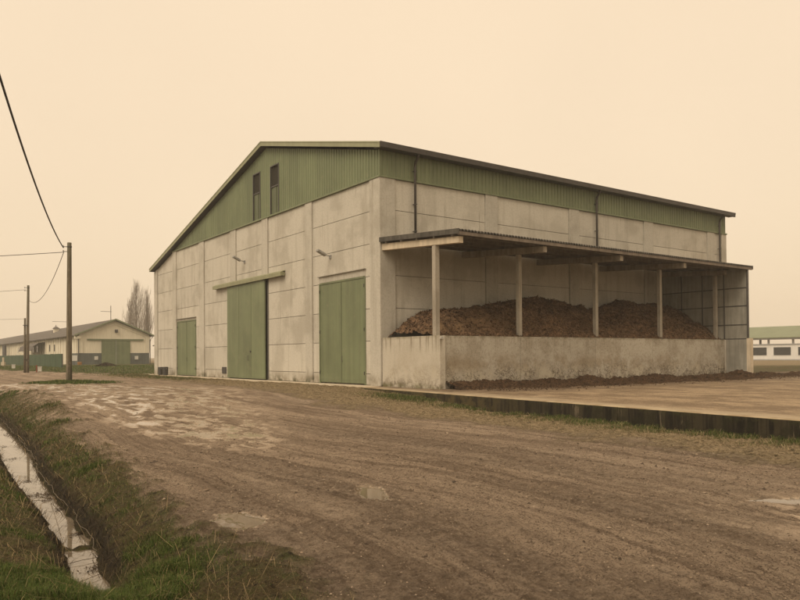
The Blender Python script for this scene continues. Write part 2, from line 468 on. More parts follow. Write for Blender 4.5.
def base_z(X, Y):
    lx, ly = to_local(X, Y)
    z = -0.38*S((2.0-ly)/13.0)
    z = z-.09*S((-5-ly)/6)*np.exp(-((KLX(ly)-lx)/3.2)**2)
    z = z+0.45*S((Y-52)/55)*S((-X-6)/25)
    return z

def masks(X, Y):
    lx, ly = to_local(X, Y)
    n1 = fbm(X*.7, Y*.7, 4, 21)
    n2 = fbm(X*2.5, Y*2.5, 3, 31)
    d, hw = ditch_terms(X, Y)
    sc = np.clip(np.hypot(X, Y)/16, .85, 2.5)
    el = (X-np.interp(Y, RY, RX))*.85
    left = S((el+(n1*.4+n2*.35+noise(X*6, Y*6, 63)*.22)*sc)/(.8*sc)+.5)
    yf = np.interp(X, [-300, -90, -42, -19, -10, 0], [215, 112, 77, 57, 52, 47])
    far = S((yf-Y+n1*3)/2.5+.5)
    ve = KLX(ly)-np.interp(ly, [-25, -12, -6, 4, 20, 34, 50], [3.6, 3.0, 4.2, 4.2, 3.2, 3.2, 3.0])
    verge = S((ve-lx+n1*.9+n2*.35)/1.6+.5)
    behind = np.where(ly > 36, 1.0, verge)
    road = left*far*np.where(ly > 36, S((ve-lx+6+n1)/2), verge)
    road = road*S((300-np.hypot(X, Y))/10)
    straw = (1-verge)*S((lx+11)/2)*(ly < 36)*(lx < 30)
    kd = KLX(ly)-lx
    lush = np.zeros_like(X)
    lush = np.maximum(lush, S(1.15-kd/1.5)*(kd > -.3)*S((-2.5-ly)/3)*S(n1*1.6+n2*.8+.75))
    lush = np.maximum(lush, S((n1+n2*.6+.12)*2.2)*np.exp(-(((lx+3.0)/1.3)**2))*S((ly-14)/4)*S((36-ly)/2)*.9)
    lush = np.maximum(lush, np.exp(-(((lx+2.7)/.9)**2+((ly+5.2)/2.0)**2))*1.2)
    pd = np.hypot((X+18.2)/2.6, (Y-40.2)/1.5)
    pm = S((1.15-pd+n2*.25)*3)
    lush = np.maximum(lush, pm); road = road*(1-pm)
    # grass strip across the road and open fields
    fieldm = (1-far)
    lush = np.maximum(lush, fieldm*S(.62+n1*.5)*S((170-Y)/30)*(lx < 22))
    # bank
    bank = (1-left)*S((60-Y)/5)
    lb = S((n1*1.1+n2*.9-.05)*1.8)*.6
    near = S((6.75-Y+n1*.5+n2*.3-.5*S((X+2.2)/.8))/.7)*S((-1.35-X-.38*(Y-5)+n2*.35+n1*.3)/.55)
    lb = np.maximum(lb, near)
    for (px, py, r) in ((-2.75, 7.5, .32), (-2.2, 7.1, .3), (-4.35, 9.6, .28), (-5.3, 12.3, .3), (-16.5, 32.5, 1.6), (-18.5, 34.2, 1.8), (-9.2, 20, .5), (-11.2, 24.0, .7)):
        lb = np.maximum(lb, np.exp(-(((X-px)**2+(Y-py)**2)/(r*r))**1.2)*1.15)
    cut = S((.5-np.abs(np.abs(d)-hw-.12)/.34)*2)*S((Y-6.9)/.8)
    mud = cut*bank
    mud = np.maximum(mud, bank*S(((.12-np.abs(d-hw-.2))*2.2+n1*.35+n2*.4))*.85*S((Y-6.9)/.8))
    lb = lb*(1-.9*S((.28-np.abs(d)+hw)*4)*S((Y-7.0)/.5))
    lush = np.clip(np.maximum(lush, bank*lb), 0, 1)
    lbank = bank*(d < 0)*S((-d-hw-.15)/.3)
    straw = np.maximum(straw, lbank*S(.35+n1*.8+n2*.4)*.55)
    straw = np.maximum(straw, S((Y-78)/12)*S((lx-22)/4)*.9)
    lush = lush*(1-.7*S((Y-78)/12)*S((lx-22)/4))
    straw = np.maximum(straw, fieldm*.35*S(.3+n1)*(lx < 22))
    wet = np.zeros_like(X); r_ = np.hypot(X, Y)
    for (px, py, ax, ay, t) in PUD:
        c, s_ = math.cos(t), math.sin(t)
        u = ((X-px)*c+(Y-py)*s_)/ax; v = (-(X-px)*s_+(Y-py)*c)/ay
        e = np.hypot(u, v)+n2*.28+noise(X*7, Y*7, 8)*.12
        wet = np.maximum(wet, S((1.12-e)/.24))
    # wet slick strip on the road's left; its sky sheen is also painted pale
    ax_ = np.abs(el-np.interp(Y, [8, 14, 22, 32, 45, 90], [2.0, 2.4, 3.1, 4.2, 6, 12]))
    zone = S(1.15-ax_/np.interp(Y, [8, 14, 22, 35, 60], [.4, .9, 3.0, 5.5, 8]))*S((Y-12)/5)*(1-S((Y-85)/15))
    pf = fbm(lx*2.2, ly*1.0, 5, 44, .6)+noise(X*.35, Y*.35, 47)*.3
    slick = np.clip(zone*1.4, 0, 1)*S((pf-.06)*3.6)
    pf2 = S((fbm(lx*.9, ly*.12, 4, 55)-.12)*3)*.55
    zr = S(1-np.hypot((X-5.6)/2.8, (Y-7.6)/2.6))
    slick = np.maximum(slick, zr*S((fbm(lx*2.0, ly*.5, 4, 61)+.0)*5)*.9)
    edge = S((2.6-el)/2.2)*S((11.5-Y)/4)*S((el+.6)/.8)
    damp_vignette = np.clip(edge*S(.6+n1*.8+n2*.4)+S((8.2-r_)/3.0)*.7*S(.2+fbm(lx*.8, ly*.16, 4, 151)*1.5)+.7*S((fbm(lx*.45, ly*.08, 4, 157)-.22)*3.5)*S((24-r_)/12), 0, 1)*(1-slick)  # damp edge and bands, plus lens vignette darkening painted near the camera
    pale = np.clip(np.maximum(zone*.65*S(.5+pf*1.3), pf2*.5)+slick*.5, 0, 1)*road  # slick film made paler too, sky sheen put into the colour
    slickw = slick*road*.8
    return dict(road=road, lush=lush, mud=mud, straw=np.clip(straw, 0, 1), wet=np.clip(np.maximum(wet, slickw), 0, 1), pud=wet,
                pale=pale*(1-damp_vignette*.7), damp_vignette=damp_vignette, d=d, hw=hw, left=left, bank=bank, lx=lx, ly=ly, n1=n1, n2=n2, kd=kd, lbank=lbank, far=far, slick=slick, near=near)

def height(X, Y, mk=None, fine=True):
    mk = mk or masks(X, Y)
    z = base_z(X, Y)
    lx, ly = mk['lx'], mk['ly']
    r = np.hypot(X, Y)
    rel = fbm(lx*1.5, ly*.22, 3, 71)*.028 + fbm(X*1.1, Y*1.1, 3, 77)*.02
    if fine:
        rel = rel+fbm(lx*7, ly*1.6, 3, 81)*.011*S((40-r)/20)+fbm(X*11, Y*11, 4, 91, .7)*.014*S((25-r)/12)
    el = (X-np.interp(Y, RY, RX))*.85
    wob = noise(lx*.05, ly*.11, 131)*.5
    for off, dep, wd in ((1.0, .022, .13), (1.45, .014, .1), (2.75, .024, .14), (3.3, .012, .1), (5.0, .02, .16), (6.7, .02, .16), (8.6, .018, .15), (10.3, .018, .15)):
        q = (el-off-wob*(1+off*.12)-noise(X*.21, Y*.21, 137)*.35)/wd
        tr = np.exp(-q*q)*S(.55+noise(lx*.3, ly*.15, 139+int(off*3)))
        tread = 1+.55*np.sin(ly*38+q*2.2)*S((14-r)/6)
        rel = rel-dep*tr*tread+dep*.6*np.exp(-(np.abs(q)-1.7)**2*2.5)
    rel = rel*(1-.75*mk['slick'])*(1-mk['pud'])-mk['pud']*.008
    z = z+rel*np.where(mk['bank'] > .5, .7, 1)
    g = 1-mk['road']
    z = z+g*(fbm(X*2.2, Y*2.2, 5, 99, .6)*.04)*S((60-r)/20)
    z = z+mk['bank']*.07
    # pole mound
    z = z+.12*np.exp(-(((X+18.4)/2.2)**2+((Y-40.4)/1.4)**2))
    # ditch
    d, hw = mk['d'], mk['hw']
    top = z
    e = np.clip((Y-5.0)/2.35, 0, 1)*S((75-Y)/10)
    bn = fbm(X*2.8, Y*2.8, 4, 111)
    rt = np.interp(Y, [7, 11, 17, 27, 40], [.9, .95, 1.25, 1.6, 1.8])
    dr = d-hw
    prof_r = np.where(dr < 0, WATER_Z-.12, np.where(dr < .16, WATER_Z-.06+(dr/.16)*.26, WATER_Z+.2))
    tt = np.clip((dr-.16)/(rt-.16), 0, 1)
    pr = np.where(dr < .16, prof_r, (WATER_Z+.2)*(1-tt**.8)+top*tt**.8 + bn*.05*(1-tt))
    dl = -d-hw
    prof_l = np.where(dl < .14, WATER_Z-.05+np.clip(dl, 0, 1)/.14*.2, WATER_Z+.15)
    tl = np.clip((dl-.14)/1.25, 0, 1)
    pl = np.where(dl < .14, prof_l, (WATER_Z+.15)*(1-tl**.75)+top*tl**.75 + bn*.05*(1-tl))
    pz = np.where(d > 0, pr, pl)
    pz = np.where(np.abs(d) < hw, WATER_Z-.1, pz)
    # clods that choke the ditch part of the way along
    dam = np.exp(-((Y-8.72)/.16)**2)
    pz = np.where(np.abs(d) < hw+.05, np.maximum(pz, WATER_Z-.1+dam*(.14+bn*.06)), pz)
    z = np.where(pz < top, top*(1-e)+pz*e, top)
    # ground sinks beneath the concrete apron and the barn
    ins = (lx > KLX(ly)+.12) & (lx < 60) & (ly > -40) & (ly < 34.5)
    z = np.where(ins & ((ly < 0) | (lx > -1.2)), np.minimum(z-.02, -.3), z)
    return z

def make_ground():
    a_f = np.linspace(-math.radians(44), math.radians(44), 620)
    a_c = np.linspace(math.radians(44), 2*math.pi-math.radians(44), 70)[1:-1]
    ang = np.concatenate([a_f, a_c])
    r1 = np.geomspace(2.4, 46, 600); r2 = np.geomspace(46, 2500, 130)[1:]
    rr = np.concatenate([r1, r2])
    A, R = np.meshgrid(ang, rr)
    X = R*np.sin(A); Y = R*np.cos(A)
    mk = masks(X, Y)
    Z = height(X, Y, mk)
    na, nr = len(ang), len(rr)
    V = np.stack([X, Y, Z], -1).reshape(-1, 3)
    V = np.vstack([V, [[0, 0, -.38]]])
    m1 = np.stack([mk['road'], mk['lush'], mk['mud'], np.ones_like(X)], -1).reshape(-1, 4)
    m2 = np.stack([mk['straw'], mk['wet'], mk['pale'], np.ones_like(X)], -1).reshape(-1, 4)
    m1 = np.vstack([m1, [[1, 0, 0, 1]]]); m2 = np.vstack([m2, [[0, 0, 0, 1]]])
    i = np.arange(nr-1)[:, None]; j = np.arange(na)[None, :]
    a = i*na+j; b = i*na+(j+1) % na; c = (i+1)*na+(j+1) % na; d = (i+1)*na+j
    Q = np.stack([a, d, c, b], -1).reshape(-1, 4)
    dmp = np.append(mk['damp_vignette'].ravel(), .5)
    fu = np.append((mk['lx']+noise(mk['lx']*.06, mk['ly']*.09, 171)*1.3+noise(mk['lx']*.2, mk['ly']*.25, 173)*.25).ravel(), 0); fv = np.append(mk['ly'].ravel(), 0)
    road_v = m1[:, 0]; pud = np.append(mk['pud'].ravel(), 0)
    fr = road_v[Q].mean(1); fp = pud[Q].mean(1)
    ctr = V[Q].mean(1)
    grp = np.where(fp > .55, 2, np.where(fr > .5, 1, 0))
    pid = np.argmin(np.stack([np.hypot(ctr[:, 0]-p[0], ctr[:, 1]-p[1]) for p in PUD], 0), 0)
    def emit(name, sel, mat, extra=None):
        q = Q[sel]
        loops = q.ravel(); starts = np.arange(len(q))*4
        if extra is not None:
            loops = np.concatenate([loops, extra.ravel()]); starts = np.concatenate([starts, len(q)*4+np.arange(len(extra))*3])
        used, inv = np.unique(loops, return_inverse=True)
        o = big_mesh(name, V[used], inv, starts, mat, dict(mask=m1[used], mask2=m2[used], damp_vignette=dmp[used], fu=fu[used], fv=fv[used]), smooth=True)
        o['kind'] = 'structure'
        return o
    jj = np.arange(na)
    fan = np.stack([np.full(na, len(V)-1), jj, (jj+1) % na], -1)
    emit('ground', grp == 0, M['ground'])
    emit('dirt_road', grp == 1, M['ground'], fan)
    for k in range(len(PUD)):
        emit('puddle', (grp == 2) & (pid == k), M['puddle'])
make_ground()

# ditch water
def make_water():
    ys = np.linspace(6.6, 66, 140)
    xc = np.interp(ys, DY, DX); hw = np.interp(ys, DY, DHW)+.3
    b = MB()
    vs = []
    for y, x, h in zip(ys, xc, hw): vs += [(x-h*1.2, y, WATER_Z), (x+h*1.2, y, WATER_Z)]
    b.add(vs, [(2*i, 2*i+1, 2*i+3, 2*i+2) for i in range(len(ys)-1)])
    o = b.build('ditch_water', M['water']); o['kind'] = 'structure'
make_water()

# concrete apron and its kerb (barn frame)
def make_apron():
    nx, ny = 120, 150
    ly = np.linspace(-38, 0, ny)
    ts = np.linspace(0, 1, nx)**2
    L, T = np.meshgrid(ly, ts, indexing='ij')
    k = KLX(L)+.28
    X = k+(45-k)*T
    e = np.exp(-((X-k)/(.75+.35*fbm(L*.5, X*.5, 3, 5)))**2)*.95
    Z = -.004+fbm(X*.6, L*.6, 3, 12)*.012*S((X-k)/2)*(X < 43)
    V = np.stack([X, L, Z], -1).reshape(-1, 3)
    q = [(i*nx+j, i*nx+j+1, (i+1)*nx+j+1, (i+1)*nx+j) for i in range(ny-1) for j in range(nx-1)]
    q = np.array(q)
    o = big_mesh('concrete_apron', V, q.ravel(), np.arange(len(q))*4, M['apron'], dict(edge=np.clip(e, 0, 1).ravel()), smooth=True)
    o.location = W(0, 0); o.rotation_euler = (0, 0, YAW); o['kind'] = 'structure'
    b = MB()
    ks = np.concatenate([np.arange(-38, -.1, 5.6), [0]])
    for a0, a1 in zip(ks[:-1], ks[1:]):
        a1g = a1-.005
        x0, x1 = float(KLX(np.array(a0))), float(KLX(np.array(a1)))
        dz = random.uniform(-.003, .003)
        b.hexa([(x0,a0,-.8),(x0+.29,a0,-.8),(x1+.29,a1g,-.8),(x1,a1g,-.8),(x0,a0,.012+dz),(x0+.29,a0,.012+dz),(x1+.29,a1g,.012+dz),(x1,a1g,.012+dz)])
    o = b.build('kerb', M['kerb'], bevel=.02)
    o.location = W(0, 0); o.rotation_euler = (0, 0, YAW); o['kind'] = 'structure'
    # footway along the gable front
    b = MB()
    for a0 in np.arange(0.012, 36, 3.0):
        b.box(-1.3, .04, a0, a0+2.985, -.5, .008+random.uniform(-.004, .004))
    o = b.build('footway', M['pale'], bevel=.012)
    o.location = W(0, 0); o.rotation_euler = (0, 0, YAW); o['kind'] = 'structure'
make_apron()

# ------------------------------------------------------------------ barn
barn = thing('barn', 'large pale concrete barn with green metal gable, green doors and open lean-to', 'barn', W(0, 0), YAW)
LEN, WID = 29.5, 34.12
SLOPE = .245
RIDGE_Y, RIDGE_Z = 12.15, 14.36
HC = 9.80
def roof_top(y): return RIDGE_Z-SLOPE*abs(y-RIDGE_Y)
def roof_bot(y): return roof_top(y)-.30

doors = {'right': (1.35, 5.74, 0.0, 5.25), 'slide': (12.0, 18.01, 0.0, 6.2), 'left': (24.33, 28.36, 0.0, 4.20)}
front_pil = [(0.0, .82), (6.5, 7.26), (12.0, 12.82), (16.8, 17.7), (22.53, 23.53), (28.54, 29.4), (33.3, 34.12)]
side_pil = [(0.0, .8), (6.6, 7.45), (13.07, 13.91), (20.05, 21.0), (27.15, 28.0), (28.9, 29.5)]
seams = [0.02, .56, 2.13, 3.68, 5.23, 6.78, 8.33, HC]

def subtract(r, holes):
    out = [r]
    for h in holes:
        nxt = []
        for (a0, a1, z0, z1) in out:
            if h[0] >= a1 or h[1] <= a0 or h[2] >= z1 or h[3] <= z0: nxt.append((a0, a1, z0, z1)); continue
            if a0 < h[0]: nxt.append((a0, h[0], z0, z1))
            if h[1] < a1: nxt.append((h[1], a1, z0, z1))
            b0, b1 = max(a0, h[0]), min(a1, h[1])
            if z0 < h[2]: nxt.append((b0, b1, z0, h[2]))
            if h[3] < z1: nxt.append((b0, b1, h[3], z1))
        out = nxt
    return [r for r in out if r[1]-r[0] > .03 and r[3]-r[2] > .03]

def make_walls():
    b = MB()
    # inner core following the roof
    b.tint = .32
    poly = [(.06, 0), (WID-.06, 0), (WID-.06, roof_bot(WID)-.02), (RIDGE_Y, roof_bot(RIDGE_Y)-.02), (.06, roof_bot(.0)-.02)]
    b.prism(poly, 'x', .055, LEN-.055)
    G = .013
    holes = [(12.33, 18.01, 0, 6.02), (1.33, 5.76, 0, 5.25), (24.31, 28.38, 0, 4.2)]
    # front panels
    for (p0, p1), (q0, q1) in zip(front_pil[:-1], front_pil[1:]):
        a0, a1 = p1, q0
        for z0, z1 in zip(seams[:-1], seams[1:]):
            b.tint = random.uniform(.95, 1.06)
            for (c0, c1, y0, y1) in subtract((a0+G, a1-G, z0+G, z1-G), holes):
                t0, t1 = min(y1, roof_bot(c0)-.03), min(y1, roof_bot(c1)-.03)
                if max(t0, t1) <= y0+.02: continue
                t0, t1 = max(t0, y0+.01), max(t1, y0+.01)
                b.hexa([(0,c0,y0),(.054,c0,y0),(.054,c1,y0),(0,c1,y0),(0,c0,t0),(.054,c0,t0),(.054,c1,t1),(0,c1,t1)])
    # side panels (near side), far side, back
    for (p0, p1), (q0, q1) in zip(side_pil[:-1], side_pil[1:]):
        for z0, z1 in zip(seams[:-1], seams[1:]):
            b.tint = random.uniform(.94, 1.05)
            b.box(p1+G, q0-G, 0, .054, z0+G, z1-G)
            b.box(p1+G, q0-G, WID-.054, WID, z0+G, min(z1-G, roof_bot(WID)-.03))
    for z0, z1 in zip(seams[:-1], seams[1:]):
        for k in range(6):
            y0, y1 = k*WID/6, (k+1)*WID/6
            b.tint = random.uniform(.94, 1.05)
            t0, t1 = min(z1-G, roof_bot(y0)-.03), min(z1-G, roof_bot(y1)-.03)
            if max(t0, t1) > z0+.05:
                b.hexa([(LEN-.054,y0+G,z0+G),(LEN,y0+G,z0+G),(LEN,y1-G,z0+G),(LEN-.054,y1-G,z0+G),(LEN-.054,y0+G,t0),(LEN,y0+G,t0),(LEN,y1-G,t1),(LEN-.054,y1-G,t1)])
    b.build('wall', M['concrete'], barn)
    b = MB()
    for i, (p0, p1) in enumerate(front_pil):
        b.tint = random.uniform(.9, .98)
        t0, t1 = min(HC-.002, roof_bot(p0)-.03), min(HC-.002, roof_bot(p1)-.03)
        zb = 6.36 if i in (2, 3) else .015
        b.hexa([(-.07,p0,zb),(.05,p0,zb),(.05,p1,zb),(-.07,p1,zb),(-.07,p0,t0),(.05,p0,t0),(.05,p1,t1),(-.07,p1,t1)])
    for i, (p0, p1) in enumerate(side_pil):
        b.tint = random.uniform(.86, .94)
        x0 = p0 if i else -.068
        b.box(x0, p1, -.07, .052, .015, HC-.004)
    b.build_each('pilaster', M['concrete'], barn)
make_walls()

def clad_sheet(b, along0, along1, zlo, zhi_f, side, holes=(), pitch=.25, depth=.035):
    """ribbed sheet; side 'front' lies in x=-.03, 'side' lies in y=-.03"""
    prof = [(0.0, 0.0), (.62, 0.0), (.70, 1.0), (.92, 1.0)]
    pts = []
    n = int(math.ceil((along1-along0)/pitch))
    for k in range(n):
        for (f, h) in prof:
            a = along0+(k+f)*pitch
            if a < along1: pts.append((a, h))
    pts.append((along1, 0.0))
    for (a0, h0), (a1, h1) in zip(pts[:-1], pts[1:]):
        zl0 = zl1 = zlo
        am = (a0+a1)/2
        for (u0, u1, hz) in holes:
            if u0 < am < u1: zl0 = zl1 = hz
        z0, z1 = zhi_f(a0), zhi_f(a1)
        if z0 <= zl0+.01 and z1 <= zl1+.01: continue
        z0, z1 = max(z0, zl0+.002), max(z1, zl1+.002)
        o0, o1 = -.03-h0*depth, -.03-h1*depth
        b.tint = 1.0+.05*math.sin(int((am-along0)/1.0)*12.9898*3)
        if side == 'front':
            b.add([(o0,a0,zl0),(o1,a1,zl1),(o1,a1,z1),(o0,a0,z0)], [(0,3,2,1)])
        else:
            b.add([(a0,o0,zl0),(a1,o1,zl1),(a1,o1,z1),(a0,o0,z0)], [(0,1,2,3)])

wins = [(10.46, 11.48, 12.72), (12.99, 13.95, 12.74)]
b = MB()
clad_sheet(b, -.03, WID-5.0+.0, HC+.05, lambda y: roof_bot(y)-.01, 'front', [(w[0]-.02, w[1]+.02, w[2]) for w in wins])
b.build('cladding', M['clad'], barn, fix=False)
b = MB()
clad_sheet(b, -.03, LEN-.1, HC+.05, lambda x: roof_bot(0)+.06, 'side')
b.build('cladding', M['clad'], barn, fix=False)
b = MB()
yend = RIDGE_Y+(RIDGE_Z-.3-HC)/SLOPE
b.box(-.11, .05, -.11, yend, HC, HC+.09)
b.box(.05, LEN+.05, -.11, .05, HC, HC+.09)
b.box(-.085, .02, -.085, .02, HC+.09, roof_bot(0)+.02)
b.build('flashing', M['clad'], barn)

# roof
X0R, X1R = -.42, LEN+.35
YR, YL = -.55, 34.3
b = MB()
th = .14
for ya, yb in ((YR, RIDGE_Y), (RIDGE_Y, YL)):
    za, zb = roof_top(ya), roof_top(yb)
    b.hexa([(X0R+.03,ya,za-th),(X1R-.03,ya,za-th),(X1R-.03,yb,zb-th),(X0R+.03,yb,zb-th),(X0R+.03,ya,za-.01),(X1R-.03,ya,za-.01),(X1R-.03,yb,zb-.01),(X0R+.03,yb,zb-.01)])
b.build('roof', M['tile'], barn)
b = MB()
for xa, xb in ((X0R, X0R+.03), (X1R-.03, X1R)):
    for ya, yb in ((YR-.02, RIDGE_Y), (RIDGE_Y, YL+.02)):
        za, zb = roof_top(ya), roof_top(yb)
        b.hexa([(xa,ya,za-.24),(xb,ya,za-.24),(xb,yb,zb-.24),(xa,yb,zb-.24),(xa,ya,za+.02),(xb,ya,za+.02),(xb,yb,zb+.02),(xa,yb,zb+.02)])
        # rib along the upper edge of the trim
        b.hexa([(xa-.02,ya,za-.03),(xa-.001,ya,za-.03),(xa-.001,yb,zb-.03),(xa-.02,yb,zb-.03),(xa-.02,ya,za+.035),(xa-.001,ya,za+.035),(xa-.001,yb,zb+.035),(xa-.02,yb,zb+.035)])
b.build_each('fascia', M['fascia'], barn)
b = MB()
for ya, yb in ((YR+.05, RIDGE_Y), (RIDGE_Y, YL-.05)):
    za, zb = roof_top(ya)-th-.004, roof_top(yb)-th-.004
    b.hexa([(X0R+.04,ya,za-.04),(-.075,ya,za-.04),(-.075,yb,zb-.04),(X0R+.04,yb,zb-.04),(X0R+.04,ya,za),(-.075,ya,za),(-.075,yb,zb),(X0R+.04,yb,zb)])
b.build_each('soffit', M['brown'], barn)
gt = roof_top(YR)+.05
b = MB()
prof = [(YR-.02, gt-.24), (YR-.05, gt), (YR-.035, gt), (YR-.0, gt-.21), (YR+.2, gt-.21), (YR+.2, gt-.24)]
b.prism(prof, 'x', X0R+.04, X1R)
b.box(X0R+.04, X1R, YR+.2, -.07, gt-.235, gt-.205)
b.box(X0R+.04, X0R+.06, YR-.03, YR+.2, gt-.2, gt-.01); b.box(X1R-.02, X1R, YR-.03, YR+.2, gt-.2, gt-.01)
b.build('gutter', M['brown'], barn)
b = MB()
b.box(X0R+.05, X1R-.05, YL-.02, YL+.14, roof_top(YL)-.2, roof_top(YL)-.02)
b.build('gutter', M['brown'], barn)
for x, zl in ((1.93, 6.95), (15.36, 6.95), (28.5, .05)):
    b = MB()
    b.tube([(x, YR+.1, gt-.22), (x, YR+.12, gt-.34), (x, -.19, gt-.6), (x, -.17, gt-.8), (x, -.17, zl)], .062, 10)
    o = b.build('downpipe', M['brown'], barn, smooth=True)
    b2 = MB()
    for z in (gt-1.0, gt-2.6, gt-3.9): b2.prism([(x-.067, -.24), (x+.067, -.24), (x+.067, -.03), (x-.067, -.03)], 'z', z, z+.03)
    b2.build_each('pipe_clip', M['darksteel'], o)

# louvred slots in the gable
for (y0, y1, zt) in wins:
    zs = zt-1.2; zb = HC+.09
    b = MB()
    b.box(-.1, .2, y1, y1+.06, zb, zt+.06); b.box(-.1, .2, y0-.06, y0, zb, zt+.06); b.box(-.1, .2, y0, y1, zt, zt+.06)
    b.box(-.06, .0, y0, y1, zs-.03, zs+.04)
    fr = b.build('gable_window', M['darksteel'], barn)
    b = MB(); b.box(.045, .053, y0, y1, zs+.04, zt)
    b.build('recess_shade_plate', M['dark'], fr)  # flat dark plate, the shade of the recess put into its colour
    b = MB()
    k = 9
    for i in range(-14, k+14):
        # crossed wires clipped to the opening
        for sgn in (1, -1):
            pts = []
            for t in np.linspace(0, 1, 25):
                z = zs+.05+t*(zt-zs-.05); y = y0+(i/k)*(y1-y0)+sgn*t*(zt-zs)
                if y0 < y < y1: pts.append((0.0, y, z))
            if len(pts) > 1: b.tube([pts[0], pts[-1]], .008, 4, False)
    b.build('wire_mesh', M['mesh'], fr)
    b = MB()
    b.tint = .62
    b.box(.0, .03, y0, y0+(y1-y0)*.4, zb, zs-.03); b.box(-.015, .03, y0+(y1-y0)*.44, y1, zb, zs-.03)
    b.box(-.03, .0, y0+(y1-y0)*.38, y0+(y1-y0)*.46, zb, zs-.03)
    b.build_each('louvre_panel', M['clad'], fr)

# doors -------------------------------------------------
def hinged_door(y0, y1, zt, lintel, split):
    b = MB()
    d = b
    n = 6
    for (a0, a1) in ((y0+.05, split-.012), (split+.012, y1-.05)):
        b.tint = random.uniform(.97, 1.04)
        b.box(-.012, .054, a0, a1, .07, zt-.06)
        b.tint = .88
        b.box(-.022, -.0125, a0+.02, a1-.02, .08, .26)
    o = b.build('hinged_door', M['door'], barn)
    b = MB(); b.tint = .7; b.box(-.026, -.0125, split-.035, split+.035, .27, zt-.07); b.build('cover_strip', M['door'], o)
    b = MB()
    b.tint = .92
    b.box(-.04, .05, y0-.06, y0+.04, .02, zt); b.box(-.04, .05, y1-.04, y1+.06, .02, zt); b.box(-.04, .05, y0+.04, y1-.04, zt-.05, zt+.04)
    b.build_each('door_frame', M['door'], o)
    b = MB()
    b.tint = .86
    b.box(-.03, .05, y0-.05, y1+.05, zt+.045, zt+lintel)
    b.tint = .72
    b.box(-.13, .05, y0-.1, y1+.1, zt+lintel, zt+lintel+.035)
    b.build('lintel', M['concrete'], o)
    b = MB()
    for ys in (y0+.03, y1-.03):
        for z in (.5, zt*.5, zt-.5): b.tube([(-.055, ys, z), (-.055, ys, z+.16)], .022, 8)
    b.build_each('hinge', M['darksteel'], o)
    b = MB()
    b.tube([(-.02, split-.12, 1.15), (-.07, split-.12, 1.15), (-.07, split-.12, 1.4), (-.02, split-.12, 1.4)], .012, 6)
    b.build('handle', M['darksteel'], o)
hinged_door(1.35, 5.74, 5.25, .36, 3.56)
hinged_door(24.33, 28.36, 4.20, .2, 26.3)

b = MB()
ya, yb = 12.24, 18.05
n = 6; w = (yb-ya)/n
for i in range(n):
    b.tint = (1.05, 1.03, .96, .95, 1.03, 1.0)[i]
    b.box(-.16+(.008 if i % 2 else 0), -.085, ya+i*w+.004, ya+(i+1)*w-.004, .07, 6.12)
b.tint = .9
b.box(-.174, -.16, ya, yb, .07, .19)
slide = b.build('sliding_door', M['door'], barn)
b = MB()
b.tube([(-.16, 14.6, 1.2), (-.22, 14.6, 1.2), (-.22, 14.6, 1.5), (-.16, 14.6, 1.5)], .015, 6)
b.tube([(-.16, 14.3, 1.75), (-.2, 14.3, 1.75)], .06, 8)
b.build_each('handle', M['darksteel'], slide)
b = MB(); b.box(.04, .05, 12.33, 18.0, .02, 6.02)
b.build('door_shade_plate', M['dark'], barn)  # dark plate painted as the unlit interior, no hole behind it
b = MB()
y0, y1 = 9.76, 20.25
b.prism([(-.30, 6.08), (-.32, 6.3), (-.08, 6.42), (-.02, 6.42), (-.02, 6.38), (-.29, 6.28), (-.27, 6.08)], 'y', y0, y1)
for z in (y0, y1-.02): b.box(-.29, -.03, z, z+.02, 6.1, 6.3)
rail = b.build('door_rail', M['fascia'], barn)
b = MB(); b.tube([(-.15, y0+.1, 6.2), (-.15, y1-.1, 6.2)], .05, 8); b.build('track', M['darksteel'], rail)

# floodlights over the doors
for (y, z) in ((4.61, 6.62), (15.47, 7.55)):
    b = MB()
    b.box(-.06, -.002, y-.09, y+.09, z-.12, z+.06)
    b.tube([(-.05, y, z), (-.3, y, z+.03), (-.42, y, z+.06)], .025, 8)
    o = b.build('floodlight', M['steel'], barn, smooth=False)
    b = MB()
    b.hexa([(-.32,y-.15,z-.02),(-.32,y+.15,z-.02),(-.8,y+.15,z+.2),(-.8,y-.15,z+.2),(-.34,y-.13,z+.1),(-.34,y+.13,z+.1),(-.78,y+.12,z+.3),(-.78,y-.12,z+.3)])
    b.build('lamp_head', M['lamp'], o)

# stain / vent block beside the sliding door
b = MB(); b.box(-.05, -.002, 18.55, 19.25, .3, .75)
for z in (.38, .48, .58, .68): b.box(-.075, -.05, 18.6, 19.2, z, z+.03)
b.build('vent_grille', M['darksteel'], barn)

